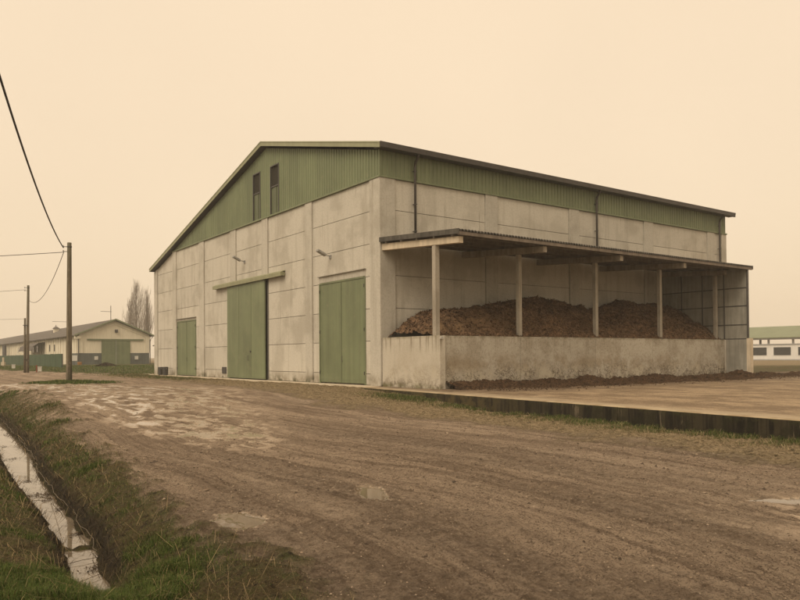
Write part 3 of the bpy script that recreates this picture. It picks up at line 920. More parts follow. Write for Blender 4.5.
# lean-to canopy --------------------------------------------------
YE = -5.72
XC0, XC1 = -.1, 22.35
def cz(y): return 6.9+.072*y          # top of the sheet at y (negative)
pitch = .177
nx = int((XC1-XC0)/pitch*8)
xs = np.linspace(XC0, XC1, nx)
wz = .046*np.cos((xs-XC0)*2*math.pi/pitch)
V = []
for (y, dz) in ((.0, 0), (YE-.06, 0), (YE-.06, -.012), (.0, -.012)):
    V.append(np.stack([xs, np.full(nx, y if y < 0 else -.075), cz(y)+wz+dz], -1))
V = np.concatenate(V)
q = []
for a in range(3):
    for i in range(nx-1): q.append((a*nx+i, a*nx+i+1, (a+1)*nx+i+1, (a+1)*nx+i))
q = np.array(q)
canopy = big_mesh('canopy', V, q.ravel(), np.arange(len(q))*4, M['fibre'])
canopy.parent = barn
b = MB()   # verge trims at both ends
for x in (XC0-.035, XC1+.005):
    b.hexa([(x,YE-.06,cz(YE)-.17),(x+.03,YE-.06,cz(YE)-.17),(x+.03,-.075,cz(0)-.17),(x,-.075,cz(0)-.17),(x,YE-.06,cz(YE)+.045),(x+.03,YE-.06,cz(YE)+.045),(x+.03,-.075,cz(0)+.045),(x,-.075,cz(0)+.045)])
b.build_each('verge_trim', M['fibre'], canopy)
for y in (-.55, -1.75, -2.9, -4.1, -5.3):
    b = MB(); z = cz(y)-.045
    b.box(XC0+.01, XC1-.01, y-.06, y+.06, z-.19, z)
    b.build('purlin', M['purlin'], canopy)
b = MB(); b.box(XC0+.0, XC1-.02, YE-.03, YE+.05, cz(YE)-.2, cz(YE)-.062)
b.build('eave_board', M['eave'], canopy)
for i, x in enumerate((.02, 4.95, 10.35, 15.7, 21.35)):
    b = MB()
    yo = YE+.12 if i < 4 else -4.6
    zt0, zt1 = cz(0)-.24, cz(yo)-.24
    w_ = .24
    b.hexa([(x,yo,zt1-.27),(x+w_,yo,zt1-.27),(x+w_,-.072,zt0-.31),(x,-.072,zt0-.31),(x,yo,zt1),(x+w_,yo,zt1),(x+w_,-.072,zt0),(x,-.072,zt0)])
    b.build('beam', M['beam'] if i else M['pale'], canopy, bevel=.01)  # end beam in paler concrete than the other beams
    b = MB()
    y = -3.95 if i == 0 else -3.86
    px = (.02, 5.05, 10.5, 15.95, 21.5)[i]
    w_ = .23 if i == 0 else .2
    b.box(px, px+w_, y-w_/2, y+w_/2, 2.262 if i == 0 else 1.9, cz(y)-.24-.3)
    b.build('post', M['post'], canopy, bevel=.012)
# panelled end wall beneath the canopy
b = MB()
xw = 21.9
ys = [-.08, -1.45, -2.85, -4.25, -5.66]
zs_ = [2.27, 3.1, 4.2, 5.25, 6.6]
for k in range(4):
    for z0, z1 in zip(zs_[:-1], zs_[1:]):
        b.tint = 1
        b.box(xw, xw+.1, ys[k+1]+.03, ys[k]-.03, z0+.03, min(z1-.03, cz(ys[k+1])-.1))
ew = b.build('end_wall', M['panelgrey'], canopy)
b = MB()
for y in ys: b.box(xw-.03, xw+.13, y-.03, y+.03, .05 if y > -.5 else 2.26, cz(y)-.07)
for z in zs_[:-1]:
    for k in range(4): b.box(xw-.02, xw+.12, ys[k+1]+.031, ys[k]-.031, z-.03, z+.03)
b.build('steel_frame', M['darksteel'], ew)
b = MB()
b.box(xw-.05, xw+.2, -5.62, -4.36, 0, 2.228)
b.box(xw-.05, xw+.2, -4.0, -.06, 0, 2.228)
pier = b.build('pier', M['panelgrey'], ew)
b = MB(); b.box(xw-.06, xw+.24, -5.85, -5.625, 0, 2.3); b.build('lit_pier_end', M['pale'], pier)  # own paler concrete, the light on this end face painted in

# ------------------------------------------------------------------ bunker wall
bw = thing('retaining_wall', 'stained pale concrete wall holding back the manure heap beneath the canopy', 'wall', W(0, 0), YAW)
b = MB()
joints = [.3, 4.78, 10.05, 14.75, 19.3, 21.84]
for a0, a1 in zip(joints[:-1], joints[1:]):
    b.tint = random.uniform(.93, 1.05)
    b.box(a0+.006, a1-.01, -4.30, -4.03, -.03, 2.25+random.uniform(-.004, .004))
b.tint = .25
b.box(.32, 21.8, -4.28, -4.04, -.03, 2.22)
b.build('front_wall', M['bunker'], bw, bevel=.012)
b = MB()
b.tint = 1.12
b.box(.0, .298, -1.05+.0, -.085, -.03, 2.26); b.box(.0, .298, -4.36, -1.058, -.03, 2.262)
b.build('return_wall', M['bunker'], bw, bevel=.012)
sg = MB(); sg.box(-.0, .2, -4.385, -4.362, 2.12, 2.23)
pl = sg.build('number_plate', M['plate'])
tag(pl, 'tiny white plate fixed at the top of the concrete wall end', 'plate')
# two small dark marks on the plate
mk_ = MB(); mk_.box(.045, .07, -4.3875, -4.3855, 2.14, 2.21); mk_.box(.125, .15, -4.3875, -4.3855, 2.14, 2.21)
mk_.build_each('mark', M['darksteel'], pl)
pl.location = W(0, 0); pl.rotation_euler = (0, 0, YAW)

# ------------------------------------------------------------------ manure heap
def make_heap():
    cx = np.array([0.3, .7, 1.3, 2.5, 4.4, 6.4, 8.1, 10, 12, 13.4, 15, 16.8, 18.7, 20.3, 21.85])
    cz_ = np.array([2.5, 2.72, 3.22, 3.5, 3.72, 4.08, 4.42, 4.36, 4.04, 3.88, 4.25, 4.45, 4.34, 4.26, 4.0])
    nx, ny = 430, 90
    xs = np.linspace(.31, 21.84, nx); ys = np.linspace(-4.02, -.08, ny)
    X, Y = np.meshgrid(xs, ys, indexing='ij')
    crest = np.interp(X, cx, cz_)
    t = np.clip((Y+4.02)/2.6, 0, 1)
    t = np.where(X < 5, np.clip((Y+4.02)/2.2, 0, 1), t)
    prof = 2.24+(crest-2.24)*(t**.92)
    Z = prof-.25*np.clip((Y+1.1)/1.1, 0, 1)**2
    # tipped-load lumps
    lum = fbm(X*.55, Y*.55, 3, 13)*.22
    gully = np.abs(noise(X*.9+noise(X, Y*.5, 5)*.6, Y*.35, 17))*.22
    Z = Z+(lum-gully+.06)*S((Y+4.0)/.9)*S((X-.3)/1.0)
    Z = Z+(fbm(X*2.2, Y*2.2, 4, 19, .6)*.09+fbm(X*11, Y*11, 3, 23, .7)*.032)*S((Y+4.05)/.3+.25)
    # plinth lip: bits that hang over the coping
    Z = np.maximum(Z, 2.2+fbm(X*5, Y*5, 3, 29)*.05)
    dry = np.exp(-(((X-3.6)/2.6)**2+((Y+3.0)/.7)**2)*1.1)*1.2+np.exp(-(((X-1.2)/.8)**2+((Y+3.3)/.8)**2))
    dry = np.clip(dry+np.exp(-(((X-11.5)/2.0)**2+((Y+3.2)/.8)**2))*.4+np.exp(-(((X-18.8)/1.8)**2+((Y+2.8)/.9)**2))*.4, 0, 1)
    V = np.stack([X, Y, Z], -1).reshape(-1, 3); D = dry.ravel()
    i = np.arange(nx-1)[:, None]; j = np.arange(ny-1)[None, :]
    a = i*ny+j
    Q = np.stack([a, a+ny, a+ny+1, a+1], -1).reshape(-1, 4)
    # loose clods and stalks
    N = 16000
    px = rng.uniform(.4, 21.7, N); py = rng.uniform(-4.25, -.2, N)
    ii = np.clip(((px-.31)/(21.53)*(nx-1)).astype(int), 0, nx-1); jj = np.clip(((py+4.02)/3.94*(ny-1)).astype(int), 0, ny-1)
    pz = Z[ii, jj]
    keep = (py > -4.02) | (rng.random(N) < .35)
    px, py, pz = px[keep], py[keep], np.maximum(pz[keep], 2.25)
    n = len(px)
    ln = rng.uniform(.03, .13, n); wd = rng.uniform(.008, .03, n); th = rng.uniform(0, 2*math.pi, n); ti = rng.uniform(-.5, .9, n)
    ux, uy, uz = np.cos(th)*np.cos(ti), np.sin(th)*np.cos(ti), np.sin(ti)
    vx, vy = -np.sin(th), np.cos(th)
    P = np.stack([px, py, pz+.01], -1); U = np.stack([ux, uy, uz], -1)*ln[:, None]; Vv = np.stack([vx, vy, np.zeros(n)+.3], -1)*wd[:, None]
    T = np.concatenate([P-U-Vv, P+U-Vv*.6, P+U*.8+Vv, P-U*.9+Vv]).reshape(4, n, 3).transpose(1, 0, 2).reshape(-1, 3)
    q2 = np.arange(n*4).reshape(-1, 4)+len(V)
    V = np.vstack([V, T]); D = np.concatenate([D, np.repeat(rng.random(n)**2, 4)])
    Q = np.vstack([Q, q2])
    o = big_mesh('manure_heap', V, Q.ravel(), np.arange(len(Q))*4, M['heap'], dict(dry=D), smooth=False)
    o.location = W(0, 0); o.rotation_euler = (0, 0, YAW)
    tag(o, 'long dark brown heap of composted manure piled behind the concrete wall', 'manure heap')
make_heap()

def make_spill():
    nx, ny = 420, 50
    xs = np.linspace(.32, 40, nx); ys = np.linspace(-8.2, -4.31, ny)
    X, Y = np.meshgrid(xs, ys, indexing='ij')
    n = fbm(X*.5, Y*.8, 4, 201); n2 = fbm(X*4, Y*4, 4, 203, .6)
    wdt = 1.2+1.1*S((X-1)/5)+.7*n+.25*fbm(X*1.5, X*0, 3, 205)
    wdt = np.where(X > 22, 1.8+.6*n, wdt)
    t = np.clip(1-(-4.31-Y)/wdt, -1, 1)
    Z = .24*np.clip(t, 0, 1)**.8*(1+.6*n)+n2*.09-.03+np.where(t < 0, t*.2, 0)
    Z = Z+.22*np.exp(-(((X-9.2)/.9)**2+((Y+4.5)/.4)**2))+.35*np.exp(-(((X-21.9)/.45)**2+((Y+5.4)/.8)**2))
    Z = np.where((X > 22.2), Z-.05, Z)
    Z = np.maximum(Z, -.06)
    V = np.stack([X, Y, Z], -1).reshape(-1, 3)
    i = np.arange(nx-1)[:, None]; j = np.arange(ny-1)[None, :]
    a = i*ny+j
    Q = np.stack([a, a+ny, a+ny+1, a+1], -1).reshape(-1, 4)
    # loose crumbs
    N = 5000
    px = rng.uniform(.5, 38, N); py = -4.35-np.abs(rng.normal(0, 1.5, N))
    sz = rng.uniform(.012, .05, N)
    base = np.array([(1,0,0),(-.5,.87,0),(-.5,-.87,0),(0,0,1.0)])
    rot = rng.uniform(0, 6.28, N); c, s = np.cos(rot), np.sin(rot)
    T = np.stack([np.stack([px+sz*(c*b_[0]-s*b_[1]), py+sz*(s*b_[0]+c*b_[1]), sz*b_[2]+.004+np.zeros(N)], -1) for b_ in base], 1).reshape(-1, 3)
    k0 = np.arange(N)*4+len(V)
    tri = np.concatenate([np.stack([k0, k0+1, k0+3], -1), np.stack([k0+1, k0+2, k0+3], -1), np.stack([k0+2, k0, k0+3], -1)])
    loops = np.concatenate([Q.ravel(), tri.ravel()]); starts = np.concatenate([np.arange(len(Q))*4, len(Q)*4+np.arange(len(tri))*3])
    V = np.vstack([V, T])
    o = big_mesh('spilled_manure', V, loops, starts, M['spill'], dict(dry=np.zeros(len(V))+.1))
    o.location = W(0, 0); o.rotation_euler = (0, 0, YAW); o['kind'] = 'stuff'
    o['label'] = 'dark manure spilled along the foot of the concrete wall'
make_spill()

# ------------------------------------------------------------------ bins beside the barn corner
def bin_at(y, label, r):
    root = thing('waste_bin', label, 'bin', W(-.55, y, .015), YAW, 'bins at the barn corner')
    b = MB()
    b.tube([(0,0,0),(0,0,.04),(0,0,.34),(0,0,.36),(0,0,.62)], [r*.86, r*.9, r*.96, r*1.0, r], 20)
    b.build('body', M['bin'], root, smooth=False)
    b = MB(); b.tube([(0,0,.622),(0,0,.65),(0,0,.67)], [r*1.08, r*1.08, r*.6], 20); b.build('lid', M['bin'] if r > .2 else M['steel'], root)
    b = MB(); b.box(-.04, .04, -r-.03, -r+.01, .5, .54); b.build('handle', M['steel'], root)
bin_at(30.95, 'dark round bin nearer the barn corner, left of the pair', .2)
bin_at(29.7, 'dark round bin nearer the small green door, right of the pair', .21)

# ------------------------------------------------------------------ utility poles and cables
def pole(name, label, X, Y, zb, h, r0, r1, lean=(0, 0)):
    root = thing(name, label, 'utility pole', (X, Y, zb), 0, 'utility poles along the road')
    b = MB()
    n = 8
    b.tube([(lean[0]*t*h, lean[1]*t*h, -.3+t*(h+.3)) for t in np.linspace(0, 1, n)], [r0+(r1-r0)*t for t in np.linspace(0, 1, n)], 14)
    b.build('shaft', M['wood_pole'], root, smooth=True)
    b = MB()
    tx, ty = lean[0]*h, lean[1]*h
    b.tube([(tx, ty, h-.26), (tx, ty, h-.2)], r1+.02, 14)
    b.tube([(tx-r1, ty-.02, h-.23), (tx-r1-.22, ty-.06, h-.23)], .02, 6)
    b.tube([(tx-r1, ty-.02, h-.5), (tx-r1-.2, ty-.06, h-.5)], .02, 6)
    b.build_each('bracket', M['darksteel'], root)
    b = MB()
    for z in (h-.28, h-.55):
        b.tube([(tx-r1-.2, ty-.06, z), (tx-r1-.2, ty-.06, z+.04), (tx-r1-.2, ty-.06, z+.05), (tx-r1-.2, ty-.06, z+.13)], [.045, .045, .03, .03], 10)
    b.build_each('insulator', M['steel'], root)
    return root
P1 = (-18.55, 40.5); P2 = (-35.07, 68.0)
p1 = pole('utility_pole', 'tall grey concrete pole standing on a grass patch in the dirt road', P1[0], P1[1], .0, 7.9, .165, .115, (.004, 0))
p2 = pole('utility_pole', 'smaller looking pole farther back on the grass strip, a stub post strapped to it', P2[0], P2[1], .12, 8.2, .16, .105, (.012, 0))
b = MB(); b.tube([(-.2, -.12, -.3), (-.15, -.12, 5.1)], [.1, .085], 10); sp = b.build('stub_post', M['wood_pole'], p2, smooth=True)
b = MB()
for z in (1.2, 4.4): b.tube([(-.12, -.03, z), (-.12, -.03, z+.06)], .26, 14)
b.build_each('strap', M['darksteel'], p2)

def cable(label, pts, r):
    b = MB(); b.tube(pts, r, 6)
    o = b.build('overhead_cable', M['cable'], smooth=True)
    tag(o, label, 'cable', 'overhead cables')
A = np.array([P1[0]-.28, P1[1]-.06, 7.62])
# towards the viewer, climbing over the road edge
pts = []
Bp = np.array([-3.0, 0.0])
for t in np.linspace(0, 1.05, 60):
    x = A[0]+(Bp[0]-A[0])*t; y = A[1]+(Bp[1]-A[1])*t
    z = 7.62-1.614*t+6.516*t*t
    pts.append((x, y, z))
cable('thick black cable rising steeply from the near pole towards the top left', pts, .032)
def sag(a, b, s, n=40):
    return [tuple(np.array(a)*(1-t)+np.array(b)*t-np.array([0, 0, 4*s*t*(1-t)])) for t in np.linspace(0, 1, n)]
A2 = (P1[0]-.26, P1[1]-.06, 7.36)
cable('thin cable running left from the near pole, nearly level', sag(A2, (-56.0, 45.0, 7.45), .35), .018)
P2t = (P2[0]+.098+.1, P2[1]-.1, 6.9)
def hang(a, b, low):
    # catenary-like parabola through both ends with its lowest point near the far pole
    out = []
    for t in np.linspace(0, 1, 60):
        p = np.array(a)*(1-t)+np.array(b)*t
        out.append((p[0], p[1], p[2]-4*low*t*(1-t)))
    return out
cable('thin cable drooping between the two utility poles', hang(A2, P2t, 1.15), .018)
cable('thin cable running left from the top of the farther pole', sag((P2[0]-.1, P2[1]-.06, 7.9), (-92, 78, 7.6), .5), .016)
cable('faint low cable running left from the stub post', sag((P2[0]-.25, P2[1]-.06, 5.15), (-92, 76, 5.3), .15), .012)

# ------------------------------------------------------------------ far long house on the left
GZ = .42
house = thing('long_house', 'long low cream farm building with green double door in its gable end', 'farm building', W(5.62, 89.9, GZ), YAW)
HW, HL = 10.5, 150.0
ev, pk = 4.72, 6.85
b = MB()
b.prism([(0, 0), (HW, 0), (HW, ev), (HW/2, pk), (0, ev)], 'y', 0, HL)
b.build('wall', M['cream'], house)
b = MB()
for k in range(24):
    y = 1.0+k*6.2
    b.box(-.16, -.001, y, y+.55, 0, ev-.1)
    for s in (2.1, 4.2): b.box(-.08, -.001, y+s, y+s+.25, 0, ev-.15)
b.build_each('pilaster', M['cream'], house)
b = MB()
b.box(-.03, HW*.0+3.25, -.05, -.002, 0, 1.78); b.box(7.55, HW+.03, -.05, -.002, 0, 1.78)
b.box(-.2, -.165, .0, 4.2, 0, 1.78)
b.build_each('plinth', M['teal'], house)
b = MB()
for sgn in (0, 1):
    xa, xb = (-.75, HW/2) if sgn == 0 else (HW/2, HW+.75)
    za = ev-.3 if sgn == 0 else pk+.12; zb = pk+.12 if sgn == 0 else ev-.3
    b.hexa([(xa,-.6,za),(xb,-.6,zb),(xb,HL+.4,zb),(xa,HL+.4,za),(xa,-.6,za+.12),(xb,-.6,zb+.12),(xb,HL+.4,zb+.12),(xa,HL+.4,za+.12)])
roof = b.build('roof', M['tile'], house)
b = MB()
for sgn in (0, 1):
    xa, xb = (-.78, HW/2) if sgn == 0 else (HW/2, HW+.78)
    za = ev-.32 if sgn == 0 else pk+.1; zb = pk+.1 if sgn == 0 else ev-.32
    b.hexa([(xa,-.68,za-.02),(xb,-.68,zb-.02),(xb,-.61,zb-.02),(xa,-.61,za-.02),(xa,-.68,za+.2),(xb,-.68,zb+.2),(xb,-.61,zb+.2),(xa,-.61,za+.2)])
b.build_each('verge_board', M['roofgreen'], roof)
b = MB()   # cornice under the rake
for sgn in (0, 1):
    xa, xb = (.5, HW/2) if sgn == 0 else (HW/2, HW-.5)
    za = ev-.45 if sgn == 0 else pk-.62; zb = pk-.62 if sgn == 0 else ev-.45
    b.hexa([(xa,-.1,za),(xb,-.1,zb),(xb,-.001,zb),(xa,-.001,za),(xa,-.1,za+.16),(xb,-.1,zb+.16),(xb,-.001,zb+.16),(xa,-.001,za+.16)])
b.box(-.1, .55, -.12, -.001, 1.79, ev-.3); b.box(HW-.55, HW+.1, -.12, -.001, 1.79, ev-.3)
b.build_each('cornice', M['cream'], house)
b = MB()
b.box(3.25, 5.38, -.14, -.06, .03, 3.72); b.box(5.42, 7.55, -.14, -.06, .03, 3.72)
hd = b.build('sliding_door', M['door'], house)
b = MB(); b.box(1.15, 9.6, -.2, -.05, 3.74, 3.98); b.build('door_rail', M['door'], hd)
b = MB(); b.box(5.37, 5.43, -.155, -.141, .03, 3.72); b.build('cover_strip', M['steel'], hd)
b = MB(); b.box(5.25, 5.65, -.3, -.002, 5.0, 5.45); b.box(5.3, 5.6, -.45, -.3, 5.05, 5.3); b.build('gable_lamp', M['darksteel'], house)
for x in (2.2, 8.25):
    b = MB(); b.box(x, x+.5, -.25, -.052, .75, 1.3); b.build('meter_box', M['plate'], house)
b = MB(); b.tube([(-.5, -.45, ev-.4), (-.12, -.2, ev-.8), (-.12, -.2, .1)], .07, 8); b.build('downpipe', M['darksteel'], house)
b = MB(); b.box(-.7, .15, -.45, -.05, ev-.75, ev-.35); b.build('eave_bracket', M['cream'], house)
b = MB(); b.tube([(HW+.5, -.45, ev-.4), (HW+.12, -.2, ev-.8), (HW+.12, -.2, .1)], .07, 8); b.build('downpipe', M['darksteel'], house)
for y in (18.0, 22.3, 34.8, 39.4, 52, 58.5):
    b = MB(); b.box(-.06, -.002, y, y+1.15, 2.1, 3.55)
    wn = b.build('window', M['cream'], house)
    b = MB(); b.box(-.075, -.061, y+.15, y+1.0, 2.22, 3.42); b.build('pane', M['glass'], wn)
# roof ventilator
b = MB(); b.box(2.6, 3.4, 33.6, 34.6, 5.6, 6.75)
cu = b.build('roof_cupola', M['cream'], roof)
b = MB(); b.hexa([(2.4,33.4,6.76),(3.6,33.4,6.76),(3.6,34.8,6.76),(2.4,34.8,6.76),(2.85,33.9,7.15),(3.15,33.9,7.15),(3.15,34.3,7.15),(2.85,34.3,7.15)])
b.tube([(3.0, 34.1, 7.1), (3.0, 34.1, 7.45)], .07, 6); b.build('cupola_cap', M['tile'], cu)
def aerial(x, y, z0, h, arm):
    b = MB()
    b.tube([(x, y, z0), (x, y, z0+h)], .05, 6)
    b.tube([(x-arm, y, z0+h*.62), (x+.15, y, z0+h*.62)], .035, 6)
    for k in range(5): b.tube([(x-arm+k*arm/4, y-.25, z0+h*.62), (x-arm+k*arm/4, y+.25, z0+h*.62)], .02, 5)
    b.build('aerial', M['darksteel'], roof)
aerial(5.1, 1.8, 6.8, 2.5, 1.5)
aerial(3.0, 23.0, 5.8, 2.9, 2.6)
# hooped awning on the long side
b = MB()
for y in (27.5, 32.0, 36.5, 41.5):
    b.tube([(-.15, y, 3.9), (-1.2, y, 3.75), (-2.0, y, 3.2), (-2.3, y, 2.4)], .07, 6)
aw = b.build('awning_frame', M['darksteel'], house)
b = MB()
pts = [(-.15, 3.95), (-1.2, 3.82), (-2.05, 3.25), (-2.38, 2.4)]
for (x0, z0), (x1, z1) in zip(pts[:-1], pts[1:]):
    b.hexa([(x0,27,z0),(x1,27,z1),(x1,42,z1),(x0,42,z0),(x0,27,z0+.04),(x1,27,z1+.04),(x1,42,z1+.04),(x0,42,z0+.04)])
b.build('awning_cover', M['tile'], aw)
for y in (72., 73.5):
    b = MB(); b.tube([(-1.0, y, .0), (-1.0, y, 4.2)], .35, 8); b.build('feed_pipe', M['darksteel'], house)

# green sheet fence in front of it
fn = thing('sheet_fence', 'dark green sheet fence standing in front of the long farm building', 'fence', W(-1.38, 65.5, .35), YAW)
b = MB()
for k in range(56):
    y = k*1.8
    b.box(-.02+(.012 if k % 2 else 0), .02, y+.01, y+1.79, .0, 1.62+.015*math.sin(k*2.7))
b.build('fence_sheet', M['fencegreen'], fn)
b = MB()
for k in range(0, 57, 2): b.box(.021, .1, k*1.8-.04, k*1.8+.04, -.3, 1.6)
b.build_each('fence_post', M['darksteel'], fn)

# small utility cabinets, marker post, board
def cabinet(label, X, Y, zb, w_, h_, legs):
    root = thing('utility_cabinet', label, 'cabinet', (X, Y, zb), .5, 'white cabinets on the grass strip')
    b = MB(); b.box(-w_/2, w_/2, -.15, .15, legs, legs+h_); b.build('box', M['plate'], root, bevel=.02)
    b = MB(); b.box(-w_/2-.03, w_/2+.03, -.19, .19, legs+h_+.002, legs+h_+.05); b.build('lid', M['plate'], root)
    if legs > .05:
        b = MB(); b.box(-.08, .08, -.08, .08, -.2, legs-.002); b.build('plinth', M['pale'], root)
cabinet('white cabinet on the grass between the two utility poles, right of a red post', -34.2, 68.6, .17, .32, .42, .02)
cabinet('white cabinet on the grass left of the farther utility pole', -44.5, 83.2, .22, .36, .42, .08)
rp = MB(); rp.tube([(0, 0, -.2), (0, 0, .62)], .06, 8); o = rp.build('marker_post', M['red']); o.location = (-34.6, 68.8, .17)
tag(o, 'short faded red post beside the white cabinet on the grass', 'post')
mpost = thing('marker_post', 'pale short post at the left edge, left of the white cabinets', 'post', (-51.6, 94.0, .25), 0)
b = MB(); b.tube([(0, 0, -.2), (0, 0, 1.35)], .12, 8); b.build('shaft', M['pale'], mpost)
b = MB(); b.box(-.2, .2, -.2, .2, .3, .75); b.build('block', M['pale'], mpost)
sb = thing('notice_board', 'small white board on a post just right of the near utility pole', 'sign', (-44.2, 98.0, .42), .3)
b = MB(); b.box(-.4, .4, -.02, .02, .65, 1.4); b.build('panel', M['plate'], sb)
b = MB(); b.tube([(0, .04, -.2), (0, .04, 1.35)], .04, 6); b.build('post', M['darksteel'], sb)
og = thing('salt_bin', 'orange tub at the corner of the long cream farm building', 'tub', W(5.0, 86.5, GZ), YAW)
b = MB(); b.tube([(0,0,0),(0,0,.38)], [.26, .32], 14); b.build('body', M['orange'], og)
b = MB(); b.tube([(0,0,.382),(0,0,.43),(0,0,.46)], [.34, .34, .15], 14); b.build('lid', M['orange'], og)
# heap of dead leaves before the house
def leaf_mound(X, Y, z, rx, h, n, name, label):
    a = rng.normal(0, .5, (n, 2))
    r = np.hypot(a[:, 0], a[:, 1])
    zz = np.maximum(0, 1-r**1.3)*rng.uniform(.2, 1, n)*h
    P = np.stack([X+a[:, 0]*rx, Y+a[:, 1]*rx*.6, z+zz], -1)
    U = rng.normal(0, 1, (n, 3)); U /= np.linalg.norm(U, axis=1)[:, None]; Vv = np.cross(U, rng.normal(0, 1, (n, 3))); Vv /= np.linalg.norm(Vv, axis=1)[:, None]
    s = rng.uniform(.03, .09, n)[:, None]
    T = np.stack([P-U*s, P+Vv*s*.5, P+U*s, P-Vv*s*.5], 1).reshape(-1, 3)
    o = big_mesh(name, T, np.arange(n*4), np.arange(n)*4, M['shrub'])
    tag(o, label, 'leaf heap')
leaf_mound(-37.6, 92.5, .4, 1.5, .5, 1500, 'leaf_heap', 'low dark heap of dead leaves on the grass before the green double door')

# small shed glimpsed between the long house and the barn
shed = thing('shed', 'small shed with dark tiled roof half hidden behind the barn corner', 'shed', W(21.5, 92.0, .4), YAW)
b = MB(); b.prism([(0, 0), (7, 0), (7, 3.3), (3.5, 4.6), (0, 3.3)], 'y', 0, 12); b.build('wall', M['cream'], shed)
b = MB()
b.hexa([(-.4,-.5,3.1),(3.5,-.5,4.62),(3.5,12.4,4.62),(-.4,12.4,3.1),(-.4,-.5,3.25),(3.5,-.5,4.77),(3.5,12.4,4.77),(-.4,12.4,3.25)])
b.hexa([(3.5,-.5,4.62),(7.4,-.5,3.1),(7.4,12.4,3.1),(3.5,12.4,4.62),(3.5,-.5,4.77),(7.4,-.5,3.25),(7.4,12.4,3.25),(3.5,12.4,4.77)])
b.build('roof', M['tile'], shed)
b = MB(); b.box(.6, 6.4, -.06, -.002, 2.0, 2.5); b.build('window', M['tile'], shed)
b = MB(); b.box(.0, 7, -.05, -.002, 0, .95); b.build('plinth', M['teal'], shed)

# ------------------------------------------------------------------ far building on the right
rb = thing('long_stable', 'long low white building with pale green roof and ribbon windows in the distance', 'stable', W(131.77, 48.3, -.4), YAW)
b = MB()
y0, y1 = -60, 40
b.box(0, .3, y0, y1, .62, 3.55)
b.box(.3, 16, y0, y0+.3, 0, 3.55); b.box(.3, 16, y1-.3, y1, 0, 3.55); b.box(16, 16.3, y0, y1, 0, 3.55)
b.build('wall', M['barwhite'], rb)
b = MB(); b.box(-.06, .29, y0, y1, 0, .615); b.build('plinth', M['greyband'], rb)
b = MB(); b.box(-.1, .3, y0, y1, 3.553, 3.8); b.build('sill_band', M['greyband'], rb)
b = MB()
b.hexa([(-1.2,y0-.5,5.0),(8,y0-.5,7.55),(8,y1+.5,7.55),(-1.2,y1+.5,5.0),(-1.2,y0-.5,5.15),(8,y0-.5,7.7),(8,y1+.5,7.7),(-1.2,y1+.5,5.15)])
b.hexa([(8,y0-.5,7.55),(17.2,y0-.5,5.0),(17.2,y1+.5,5.0),(8,y1+.5,7.55),(8,y0-.5,7.7),(17.2,y0-.5,5.15),(17.2,y1+.5,5.15),(8,y1+.5,7.7)])
b.build('roof', M['roofgreen'], rb)
b = MB(); b.box(-.9, .1, y0, y1, 4.72, 4.99); b.build('eave_beam', M['greyband'], rb)
b = MB()
for k in range(20): b.box(.02, .28, y0+k*5.0+1.2, y0+k*5.0+1.55, 3.802, 4.99)
for k in range(10): b.box(15.8, 16.1, y0+k*10+1.2, y0+k*10+1.6, 3.56, 4.99)
b.build_each('post', M['greyband'], rb)
for k in range(19):
    y = -57.9+k*4.95
    b = MB(); b.box(-.05, -.002, y, y+3.9, 1.3, 3.2)
    wn = b.build('window', M['barwhite'], rb)
    b = MB()
    b.box(-.07, -.051, y+.2, y+3.7, 1.42, 3.08); pn = b.build('pane', M['glass'], wn)
b = MB()
for y in (-6.5, -4.9, 12): b.tube([(8, y, 7.6), (8, y, 9.2)], .06, 6); b.tube([(8, y-.8, 8.9), (8, y+.8, 8.9)], .04, 5)
b.build('aerial', M['darksteel'], rb)
tr = thing('feed_trough', 'dark low trough in front of the distant white building', 'trough', W(120, 50.2, -.4), YAW)
b = MB(); b.box(-.5, .5, -1.6, 1.6, .35, .85); b.build('tub', M['darksteel'], tr)
b = MB()
for y in (-1.4, 1.3): b.box(-.4, .4, y, y+.12, 0, .348)
b.build_each('leg', M['darksteel'], tr)

# ------------------------------------------------------------------ bare poplars
def poplar(label, X, Y, z, h, spread, seed):
    rs = random.Random(seed)
    root = thing('poplar_tree', label, 'tree', (X, Y, z), rs.uniform(0, 6), 'bare poplars behind the far building')
    b = MB()
    b.tube([(0, 0, 0), (.05, 0, h*.4), (0, .1, h*.75), (0, 0, h)], [.34, .24, .11, .03], 8)
    b.build('trunk', M['bark'], root)
    b = MB()
    def branch(p, d, L, r, depth):
        q = [p]; dd = np.array(d)
        for k in range(4):
            dd = dd+np.array([rs.uniform(-.12, .12), rs.uniform(-.12, .12), .10]); dd /= np.linalg.norm(dd)
            q.append(q[-1]+dd*L/4)
        b.tube(q, [r, r*.8, r*.6, r*.42, r*.2], 4 if depth == 0 else 3, False)
        if depth < 2:
            n = (9, 5)[depth]
            for i in range(n):
                t = rs.uniform(.15, .98); k = min(int(t*4), 3); f = t*4-k
                pp = q[k]*(1-f)+q[k+1]*f
                a = rs.uniform(0, 6.28); sp = rs.uniform(.25, .6)
                nd = np.array([math.cos(a)*sp, math.sin(a)*sp, 1.0]); nd = nd*.6+dd*.4; nd /= np.linalg.norm(nd)
                branch(pp, nd, L*rs.uniform(.3, .5), r*.45, depth+1)
    NB = 60
    for i in range(NB):
        t = .1+.86*(i/NB)
        a = i*2.4+rs.uniform(-.4, .4)
        s = spread*(1-t*.55)*rs.uniform(.6, 1.1)
        L = h*(.46-.32*t)*rs.uniform(.7, 1.15)
        d = np.array([math.cos(a)*s, math.sin(a)*s, 1.0]); d /= np.linalg.norm(d)
        branch(np.array([0, 0, h*t*.93]), d, L, .07*(1-t*.5), 0)
    b.build('crown', M['bark'], root, fix=False)
poplar('tallest bare poplar, its forked top above the farm building roof', -69.3, 190, .2, 21.0, .62, 3)
